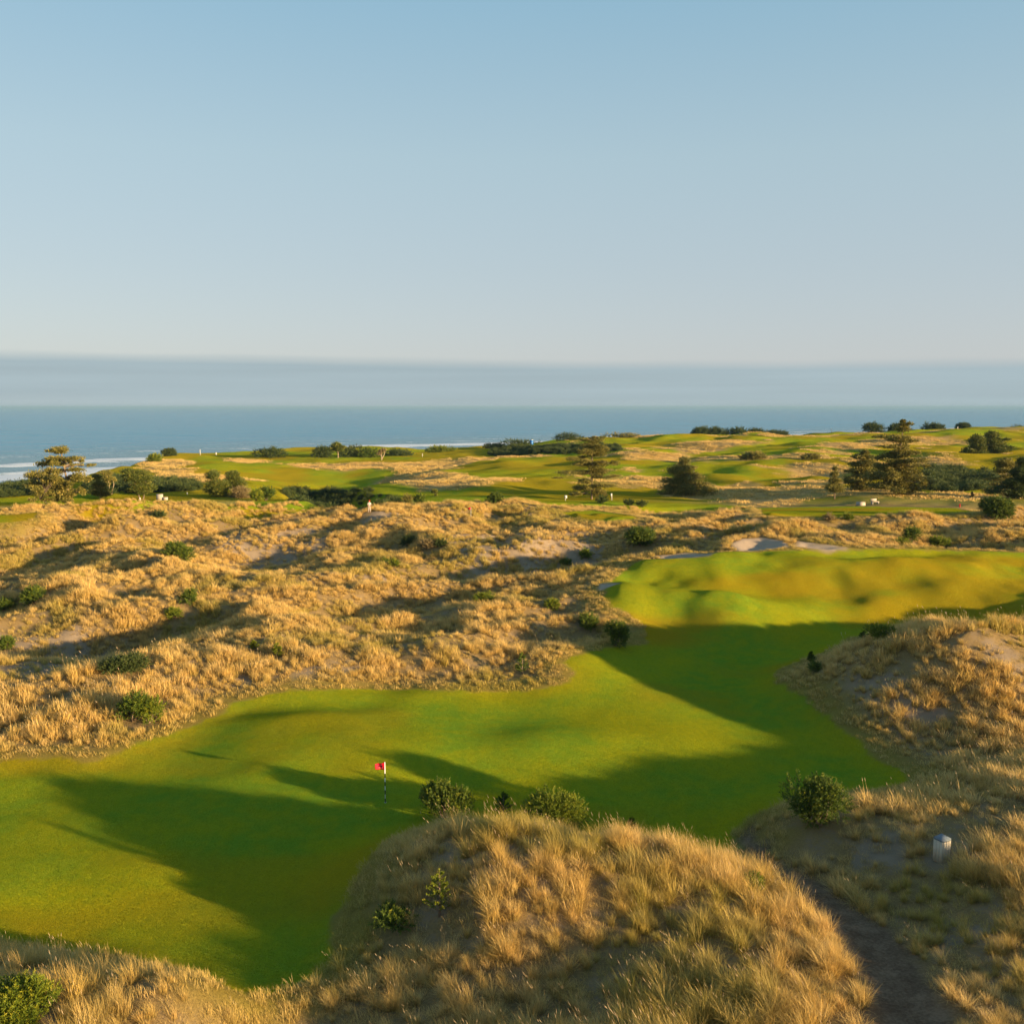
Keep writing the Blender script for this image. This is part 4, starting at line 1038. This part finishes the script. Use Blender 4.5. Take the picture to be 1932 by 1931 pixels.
    # clumps on the far skyline and across the far course
    gf = 'dark thickets on the far course'
    F = [('rounded thicket on the skyline, left end of the long row', 1325, 490, 46, 18), ('thicket on the skyline, second of the long row', 1352, 493, 38, 17),
         ('tallest rounded thicket in the middle of the skyline row', 1388, 498, 52, 20), ('thicket on the skyline, right of the tallest in the row', 1420, 503, 46, 17),
         ('flat dark thicket on the skyline, right end of the long row', 1462, 510, 60, 13), ('big domed thicket left of the giant spruce top', 1645, 520, 40, 22),
         ('brownish domed thicket touching the spruce top', 1690, 525, 44, 20), ('twin humped thicket alone on the skyline at the right', 1757, 560, 44, 16),
         ('small dark thicket beside the white far marker', 1814, 600, 24, 10), ('long wooded thicket on the skyline, left part', 1878, 640, 50, 16), ('long wooded thicket on the skyline, right part', 1924, 640, 56, 16)]
    for i, (lb, px, r, w, h) in enumerate(F):
        shrub('thicket', lb, 'thicket', px, 0, w, h, M_DARK, 70 + i, 0.50, 520, gf, 10, 0.3, r=r, stems=False)
    F = [('smooth dark green dome of shrub on the far course', 504, 372, 84, 24, M_DARK), ('dark round thicket below the far thicket pine, left end', 606, 366, 48, 24, M_DARK), ('bushy thicket behind the pale dead tree', 664, 372, 74, 25, M_DARK),
         ('rounded thicket right of the pale dead tree', 702, 370, 52, 25, M_PINE), ('low green thicket trailing off right of the dead tree', 748, 375, 76, 14, M_DARK), ('pale green low thicket by the far edge, mid left', 830, 395, 76, 13, M_GORSE),
         ('grey-green thicket behind the blue cabin', 985, 420, 90, 18, M_DARK), ('dark thicket left of the blue cabin', 935, 425, 56, 12, M_DARK), ('thicket on the shaded bank behind the tall spruce', 1070, 440, 80, 18, M_DARK),
         ('brown-green thicket right of the tall spruce top', 1175, 455, 90, 14, M_SPRUCE), ('grey bush among the hollows, mid right', 1420, 290, 50, 12, M_SPRUCE), ('low bush on the sandy hollow, mid right', 1530, 290, 30, 8, M_SPRUCE),
         ('dark bush on the headland above the surf', 320, 385, 24, 14, M_DARK), ('low shrub at the tip of the headland', 292, 360, 26, 12, M_GORSE)]
    for i, (lb, px, r, w, h, mt) in enumerate(F):
        shrub('thicket', lb, 'thicket', px, 0, w, h, mt, 100 + i, 0.36, 520, gf, 10, 0.3, r=r, stems=False)
build_shrubs()
for px_, py_, rr_ in ((1776, 1622, 0.6), (1776, 1634, 0.6), (697, 969, 1.4), (697, 975, 1.6), (886, 972, 1.0)):
    q = at(px_, py_); EXCL.append((q[0], q[1], rr_))
build_grass()

def build_fescue():
    kinds = [make_tuft('fescue_kind%d' % k, 36, 0.45, 0.11, 0.9, 2, M_GRASS, 600 + k, lean=1.0) for k in range(3)]
    rng = np.random.default_rng(15); n = 230000
    x, y = land_pts(n, 165, 470, -31, 31, rng); r = np.hypot(x, y)
    w = tan_weight(x, y, r, poly_d(TAN, x, y)) * (poly_d(FAR_GREEN, x, y) > 0)
    rough = sstep(0.50, 0.60, fbm(x / 5.0, y / 6.0, 3, 93))
    re = np.interp(np.arctan2(x, y), _edge_th, _edge_r)
    k = (rng.random(n) < w * (0.12 + 0.88 * rough) * 0.75) & (r < re - 2)
    x, y = x[k], y[k]; m = len(x); z = height(x, y)
    s_ = rng.uniform(0.6, 1.5, m)
    o = scatter('fescue', kinds, np.stack([x, y, z], 1), np.stack([np.zeros(m), np.zeros(m), rng.uniform(0, 6.28, m)], 1), np.stack([s_, s_, s_], 1), rng.integers(0, 3, m), np.clip(rng.normal(0.08, 0.1, m), 0, 1))
    tag(o, 'straw coloured rough grass between the far fairways', 'grass')
    print('fescue', m)
build_fescue()

# ------------------------------------------------------------------ scrub that reads as one mass
def build_scrub():
    kinds = []
    for s in range(4):
        V, F, C, st = shrub_geo(2.6, 1.9, 130, 0.36, 900 + s, 7, 0.4, per=12)
        kinds.append(mesh_from('scrub_kind%d' % s, V, F, M_DARK, attrs=dict(c=C), link=False))
    rng = np.random.default_rng(9); PX, PY, PS = [], [], []
    for poly, hs_ in zip(SCRUB, (0.55, 0.6, 0.5, 0.6, 0.5)):
        x0, y0 = poly.min(0); x1, y1 = poly.max(0)
        n = int((x1 - x0) * (y1 - y0) * 0.30)
        n = min(n, 9000)
        x, y = rng.uniform(x0, x1, n), rng.uniform(y0, y1, n)
        k = sdf(poly, x, y) < -1.5
        PX.append(x[k]); PY.append(y[k]); PS.append(np.full(k.sum(), hs_))
    x, y = np.concatenate(PX), np.concatenate(PY); z = height(x, y); n = len(x)
    s = np.concatenate(PS) * rng.uniform(0.7, 1.5, n) * (0.7 + 0.6 * fbm(x / 7, y / 7, 2, 91))
    o = scatter('scrub', kinds, np.stack([x, y, z - 0.1], 1), np.stack([np.zeros(n), np.zeros(n), rng.uniform(0, 6.28, n)], 1), np.stack([s, s, s * 0.9], 1), rng.integers(0, 4, n), np.zeros(n))
    tag(o, 'dark evergreen scrub filling the hollows beyond the dunes', 'scrub')
    print('scrub', n)
build_scrub()

# ------------------------------------------------------------------ small things
def flat_mat(name, col, rough=0.6, spec=0.3, noise_amt=0.12, scale=6.0):
    b = NB(name); P = b.n.new('ShaderNodeTexCoord').outputs['Object']
    n = b.noise(P, scale, 4, 0.6)
    lo = tuple(c * (1 - noise_amt) for c in col); hi = tuple(min(1, c * (1 + noise_amt)) for c in col)
    return b.done(b.pbr(b.mix(n, lo, hi), rough, None, spec).outputs[0])
M_WHITE = flat_mat('white_paint', (0.58, 0.57, 0.53), 0.5, 0.4, 0.04)
M_STICK = flat_mat('sun_lifted_white_paint', (0.86, 0.85, 0.80), 0.5, 0.4, 0.03)  # white paint, brightened to stand in for sunlight the shadowed stick lacks
M_BLACK = flat_mat('black_paint', (0.025, 0.024, 0.025), 0.5, 0.4)
M_RED = flat_mat('red_cloth', (0.50, 0.008, 0.022), 0.7, 0.2, 0.15, 9.0)
M_DKRED = flat_mat('dark_red_cloth', (0.16, 0.008, 0.025), 0.7, 0.2)
M_WOODPALE = flat_mat('weathered_pale_boards', (0.44, 0.39, 0.30), 0.8, 0.15, 0.2, 5.0)
M_LID = flat_mat('weathered_grey_lid', (0.12, 0.15, 0.18), 0.6, 0.3, 0.15)
M_STONE = flat_mat('pale_stone', (0.34, 0.30, 0.25), 0.85, 0.15, 0.12, 2.0)
M_BLUE = flat_mat('blue_plastic', (0.015, 0.13, 0.40), 0.45, 0.4, 0.08)
M_SKIN = flat_mat('skin', (0.50, 0.30, 0.22), 0.6, 0.3, 0.05)
M_CLOTH = flat_mat('pale_cloth', (0.42, 0.39, 0.35), 0.85, 0.1, 0.06)
M_TROUSER = flat_mat('light_trousers', (0.38, 0.34, 0.29), 0.85, 0.1, 0.06)
M_GAP = flat_mat('dark_gap', (0.05, 0.045, 0.04), 0.9, 0.05)

def golf_flag():
    x, y, z = at(727, 1513)
    t = thing('golf_flag', 'red flag on a black and white banded stick standing in the green', 'golf flag', (x, y, z))
    H = 2.25; n = 9; w_, k_ = Acc(), []
    w_.tube([(0, 0, 0), (0, 0, H)], [0.024, 0.021], 10)
    for i in range(0, n - 1, 2):
        q = Acc(); q.tube([(0, 0, H * 0.92 * i / n), (0, 0, H * 0.92 * (i + 1) / n)], [0.027, 0.027], 10); k_.append(q)
    p = w_.build('stick', M_STICK, t, True)
    for q in k_: q.build('dark_band', M_BLACK, p, True)
    # the cup: a white liner ring set into the turf
    c = Acc(); m = 20; V = []
    for rr_, zz_ in ((0.054, -0.10), (0.054, 0.012), (0.062, 0.012), (0.062, -0.10)):
        V += [(rr_ * math.cos(2 * math.pi * j / m), rr_ * math.sin(2 * math.pi * j / m), zz_) for j in range(m)]
    F = [(q * m + j, q * m + (j + 1) % m, (q + 1) * m + (j + 1) % m, (q + 1) * m + j) for q in range(3) for j in range(m)]
    c.poly(V, F); c.build('cup', M_WHITE, t)
    # the cloth, blown to the left and folding on itself
    nx, nz = 16, 8
    def cloth(u, v):      # u along the flag 0..1, v down 0..1
        top = H - 0.01 - 0.10 * u ** 1.2; bot = H - 0.43 + 0.05 * u
        zz_ = top + (bot - top) * v - 0.03 * math.sin(u * 3.0)
        return (-0.53 * u, -0.06 * math.sin(u * 7.0 + v * 1.6) * (0.3 + u) + 0.03, zz_)
    V, F = [], []
    for s_, off in ((0, 0.0), (1, 0.008)):
        for i in range(nx + 1):
            for j in range(nz + 1):
                q = cloth(i / nx, j / nz); V.append((q[0], q[1] + off, q[2]))
    B = (nx + 1) * (nz + 1)
    for i in range(nx):
        for j in range(nz):
            a = i * (nz + 1) + j
            F.append((a, a + 1, a + nz + 2, a + nz + 1)); F.append((a + B, a + B + nz + 1, a + B + nz + 2, a + B + 1))
    for i in range(nx):
        for j in (0, nz):
            a = i * (nz + 1) + j; q = (a, a + nz + 1, a + B + nz + 1, a + B); F.append(q if j == 0 else q[::-1])
    for j in range(nz):
        for i in (0, nx):
            a = i * (nz + 1) + j; q = (a, a + B, a + B + 1, a + 1); F.append(q if i == 0 else q[::-1])
    f = mesh_from('flag', np.array(V), F, M_RED, t, smooth=True)
    def patch(u0, u1, v0, v1, mat, nm, lift):
        V, F = [], []; k = 6
        for i in range(k + 1):
            for v in (v0, v1):
                q = cloth(u0 + (u1 - u0) * i / k, v); V.append((q[0], q[1] - lift, q[2]))
        for i in range(k): F.append((2 * i, 2 * i + 1, 2 * i + 3, 2 * i + 2))
        return mesh_from(nm, np.array(V), F, mat, f)
    patch(0.28, 0.80, 0.34, 0.62, M_DKRED, 'emblem', 0.004)
    for u0, u1, v0, v1 in ((0.20, 0.30, 0.68, 0.72), (0.36, 0.46, 0.71, 0.75), (0.52, 0.62, 0.71, 0.75), (0.32, 0.44, 0.24, 0.28)):
        patch(u0, u1, v0, v1, M_WHITE, 'white_mark', 0.008)
golf_flag()

def box_post():
    x, y, z = at(1776, 1622)
    t = thing('box_post', 'pale boarded wooden box post with a grey lid, beside the sandy path', 'post', (x, y, z - 0.05), R(28))
    W, H = 0.47, 0.98
    b = Acc(); b.box((0, 0, H / 2), (W, W, H), 0, 0.94); b.build('body', M_LID, t)
    for sx, rz in ((0, 0), (1, math.pi / 2), (2, math.pi), (3, -math.pi / 2)):
        for k in range(3):
            u = (k - 1) * W / 3.0
            ca, sa = math.cos(rz), math.sin(rz); px_, py_ = u, -W / 2 - 0.006
            pb = Acc(); pb.box((px_ * ca - py_ * sa, px_ * sa + py_ * ca, H / 2), (W / 3 - 0.007, 0.03, H - 0.02), rz, 1.0)
            pb.build('board', M_WOODPALE, t)
    l = Acc(); q = W / 2 + 0.012
    V = [(-q, -q, H), (q, -q, H), (q, q, H), (-q, q, H), (-q * .98, -q * .98, H + 0.05), (q * .98, -q * .98, H + 0.10), (q * .98, q * .98, H + 0.13), (-q * .98, q * .98, H + 0.08)]
    l.poly(V, [(3, 2, 1, 0), (4, 5, 6, 7), (0, 1, 5, 4), (1, 2, 6, 5), (2, 3, 7, 6), (3, 0, 4, 7)]); l.build('lid', M_LID, t)
box_post()

def far_marks():
    # pale stone blocks by the lit tee below the giant spruce
    x, y, z = at_r(1627, 171)
    t = thing('stone_block', 'pale oblong stone block at the foot of the grassy knoll', 'block', (x, y, z - 0.05), R(20))
    b = Acc(); b.box((0, 0, 0.33), (1.15, 1.0, 0.72), 0, 0.96); b.build('slab', M_STONE, t)
    c = Acc(); c.box((0, 0, 0.04), (1.25, 1.1, 0.10)); c.build('plinth', M_GAP, t)
    x, y, z = at_r(1654, 173)
    t = thing('bench', 'pale bench with a slab back on two legs, right of the stone block', 'bench', (x, y, z - 0.03), R(22))
    b = Acc(); b.box((0, 0, 0.44), (1.5, 0.42, 0.09)); b.build('seat', M_STONE, t)
    b = Acc(); b.box((-0.1, 0.24, 0.72), (1.2, 0.07, 0.42)); b.build('backrest', M_STONE, t)
    for sx in (-0.6, 0.6):
        b = Acc(); b.box((sx, 0, 0.19), (0.13, 0.38, 0.40)); b.build('leg', M_STONE, t)
    x, y, z = at_r(301, 186)
    t = thing('sign_wall', 'pale stepped stone block beside the round topped pine', 'block', (x, y, z), R(12))
    b = Acc(); b.box((-0.2, 0, 0.55), (1.15, 0.5, 1.1), 0, 0.94); b.build('upper_block', M_STONE, t)
    b = Acc(); b.box((0.75, -0.1, 0.26), (0.85, 0.6, 0.56), 0, 0.95); b.build('lower_block', M_STONE, t)
    def sign(px, r, w, h, H, label, off=0.0):
        x, y, z = at_r(px, r)
        t = thing('sign_board', label, 'sign', (x, y, z - 0.05), -math.atan2(x, y))
        b = Acc(); b.box((0, 0, H / 2), (0.12, 0.12, H)); b.build('post', M_WHITE, t)
        b = Acc(); b.box((off, -0.085, H - h / 2 - 0.02), (w, 0.04, h)); b.build('panel', M_WHITE, t)
    sign(1067, 186, 0.50, 0.55, 1.05, 'small square white sign left of the tall tiered spruce', 0.08)
    sign(1155, 187, 0.30, 0.50, 1.35, 'narrow white post with a small panel, right of the tall tiered spruce', -0.10)
    def stake(px, r, H, label, w=0.14, mat=None, cap=True):
        w = w * 0.62
        x, y, z = at_r(px, r)
        t = thing('marker_post', label, 'marker', (x, y, z - 0.05), 0)
        b = Acc(); b.tube([(0, 0, 0), (0, 0, H)], [w, w * 0.8], 8); b.build('post', mat or M_WHITE, t)
        b = Acc(); b.tube([(0, 0, H), (0, 0, H + 0.09), (0, 0, H + 0.12)], [w * 1.15, w * 1.1, w * 0.5], 8); b.build('cap', mat or M_WHITE, t)
    stake(261, 176, 0.55, 'white tee marker on the dark lawn below the round topped pine', 0.17)
    stake(351, 205, 0.30, 'tiny white marker on the lit lawn before the dark hedge', 0.14)
    stake(797, 362, 1.1, 'white post on the tan ground left of the far green', 0.16)
    stake(1779, 245, 1.0, 'white post standing at the top edge of the green scrub', 0.15)
    stake(408, 395, 0.9, 'white marker on the headland lawn right of the white flagstick', 0.34)
    stake(1804, 585, 1.6, 'white far marker on the right skyline', 0.36)
    stake(1815, 170, 0.45, 'little red marker near the bare brown sapling', 0.14, M_RED)
    def pin(px, r, H, label, mat, cloth=True, wd=0.07):
        x, y, z = at_r(px, r)
        t = thing('flagstick', label, 'golf flag', (x, y, z - 0.05), 0)
        b = Acc(); b.tube([(0, 0, 0), (0, 0, H)], [wd, wd * 0.8], 7); b.build('stick', M_WHITE, t)
        if cloth:
            b = Acc()
            V = [(0, 0.02, H), (-0.22, 0.06, H - 0.05), (-0.45, 0.0, H - 0.09), (-0.45, 0.0, H - 0.30), (-0.22, 0.06, H - 0.32), (0, 0.02, H - 0.34)]
            V = V + [(a, b_ - 0.03, c) for a, b_, c in V]
            F = [(0, 1, 4, 5), (1, 2, 3, 4), (11, 10, 7, 6), (10, 9, 8, 7), (0, 6, 7, 1), (1, 7, 8, 2), (2, 8, 9, 3), (3, 9, 10, 4), (4, 10, 11, 5), (5, 11, 6, 0)]
            b.poly(V, F); b.build('flag', mat, t)
    pin(378, 392, 2.2, 'white flagstick on the headland against the sea', M_WHITE, False, 0.12)
    pin(1567, 520, 2.6, 'white flag on the far skyline left of the domed thicket', M_WHITE, True, 0.14)
    pin(888, 146, 1.7, 'small red flag just showing over the dune ridge', M_RED, True, 0.03)
    # blue cabin by the far thicket
    x, y, z = at_r(1003, 405)
    t = thing('portable_cabin', 'blue portable cabin with a white roof by the far thicket', 'cabin', (x, y, z - 0.05), R(-15) - math.atan2(x, y))
    b = Acc(); b.box((0, 0, 1.05), (1.15, 1.15, 2.1)); b.build('body', M_BLUE, t)
    b = Acc(); b.box((0, 0, 2.19), (1.2, 1.2, 0.18), 0, 0.85); b.build('roof', M_WHITE, t)
    d = Acc(); d.box((0, -0.585, 1.0), (0.72, 0.03, 1.8)); d = d.build('door', M_BLUE, t)
    h = Acc(); h.box((0.26, -0.61, 1.0), (0.06, 0.03, 0.16)); h.build('handle', M_WHITE, d)
far_marks()

def person():
    px = 697; x, y = at(px, 967)[:2]; z = hz(x, y)
    t = thing('person', 'person in pale clothes and a red cap standing on the dune ridge', 'person', (x, y, z + 0.05), R(15))
    def skin(name, verts, edges, radii, mat, parent, root=0):
        me = bpy.data.meshes.new(name); me.from_pydata(verts, edges, []); me.update()
        o = bpy.data.objects.new(name, me); COL.objects.link(o); o.parent = parent
        sk = o.modifiers.new('skin', 'SKIN'); sk.use_smooth_shade = True
        for i, r_ in enumerate(radii):
            me.skin_vertices[0].data[i].radius = (r_, r_) if not isinstance(r_, tuple) else r_
            me.skin_vertices[0].data[i].use_root = (i == root)
        ss = o.modifiers.new('smooth', 'SUBSURF'); ss.levels = 1; ss.render_levels = 1
        me.materials.append(mat); return o
    # one continuous figure: pelvis, spine, neck, head, arms held before the chest, legs a little apart
    v = [(0, 0, .92), (0, 0, 1.12), (0, 0, 1.36), (0, 0, 1.48), (0, -.02, 1.56), (0, -.03, 1.67),
         (.19, 0, 1.40), (.25, -.03, 1.12), (.16, -.22, 1.02), (.10, -.28, 1.04), (-.19, 0, 1.40), (-.26, -.02, 1.14), (-.20, -.20, 1.00), (-.13, -.28, 1.02),
         (.10, 0, .86), (.12, -.01, .48), (.13, .02, .09), (.14, -.14, .04), (-.10, 0, .86), (-.13, -.02, .48), (-.14, .02, .09), (-.16, -.14, .04)]
    e = [(0, 1), (1, 2), (2, 3), (3, 4), (4, 5), (2, 6), (6, 7), (7, 8), (8, 9), (2, 10), (10, 11), (11, 12), (12, 13), (0, 14), (14, 15), (15, 16), (16, 17), (0, 18), (18, 19), (19, 20), (20, 21)]
    r_ = [(.15, .11), (.14, .10), (.17, .11), .06, .075, .10, .065, .05, .038, .045, .065, .05, .038, .045, .095, .065, .045, .05, .095, .065, .045, .05]
    skin('body', v, e, r_, M_SKIN, t)
    skin('shirt', [(0, 0, .90), (0, 0, 1.12), (0, 0, 1.37), (.19, 0, 1.41), (.245, -.02, 1.16), (-.19, 0, 1.41), (-.25, -.02, 1.18)], [(0, 1), (1, 2), (2, 3), (3, 4), (2, 5), (5, 6)],
         [(.175, .135), (.165, .125), (.19, .13), .085, .072, .085, .072], M_CLOTH, t)
    skin('trousers', [(0, 0, .93), (.10, 0, .84), (.12, -.01, .48), (.13, .02, .10), (-.10, 0, .84), (-.13, -.02, .48), (-.14, .02, .10)], [(0, 1), (1, 2), (2, 3), (0, 4), (4, 5), (5, 6)],
         [(.165, .125), .112, .085, .07, .112, .085, .07], M_TROUSER, t)
    c = Acc(); m = 12; V = []; 
    for k, (rr_, zz_) in enumerate(((.125, 1.70), (.122, 1.76), (.09, 1.81), (.03, 1.83))):
        V += [(rr_ * math.cos(2 * math.pi * j / m), -.03 + rr_ * math.sin(2 * math.pi * j / m), zz_) for j in range(m)]
    F = [(q * m + j, q * m + (j + 1) % m, (q + 1) * m + (j + 1) % m, (q + 1) * m + j) for q in range(3) for j in range(m)] + [tuple(3 * m + j for j in range(m)), tuple(range(m))[::-1]]
    c.poly(V, F); c.box((0, -.19, 1.705), (.15, .14, .02)); c.build('cap', M_RED, t, True)
person()

# ------------------------------------------------------------------ sea air
def build_haze():
    b = NB('sea_air')
    v = b.n.new('ShaderNodeVolumePrincipled')
    v.inputs['Color'].default_value = (0.235, 0.405, 0.58, 1)
    v.inputs['Density'].default_value = 0.00006
    v.inputs['Anisotropy'].default_value = 0.0
    b.l.new(v.outputs[0], b.out.inputs['Volume'])
    a = Acc(); top, bot = 36.0, -41.5
    a.poly([(x, y, z) for z in (bot, top) for x, y in ((-160000, -3200), (160000, -3200), (160000, 160000), (-160000, 160000))],
           [(3, 2, 1, 0), (4, 5, 6, 7), (0, 1, 5, 4), (1, 2, 6, 5), (2, 3, 7, 6), (3, 0, 4, 7)])
    o = a.build('haze', b.m)
    o['kind'] = 'stuff'
    tag(o, 'thin sea haze softening the far course and the ocean', 'haze')
build_haze()
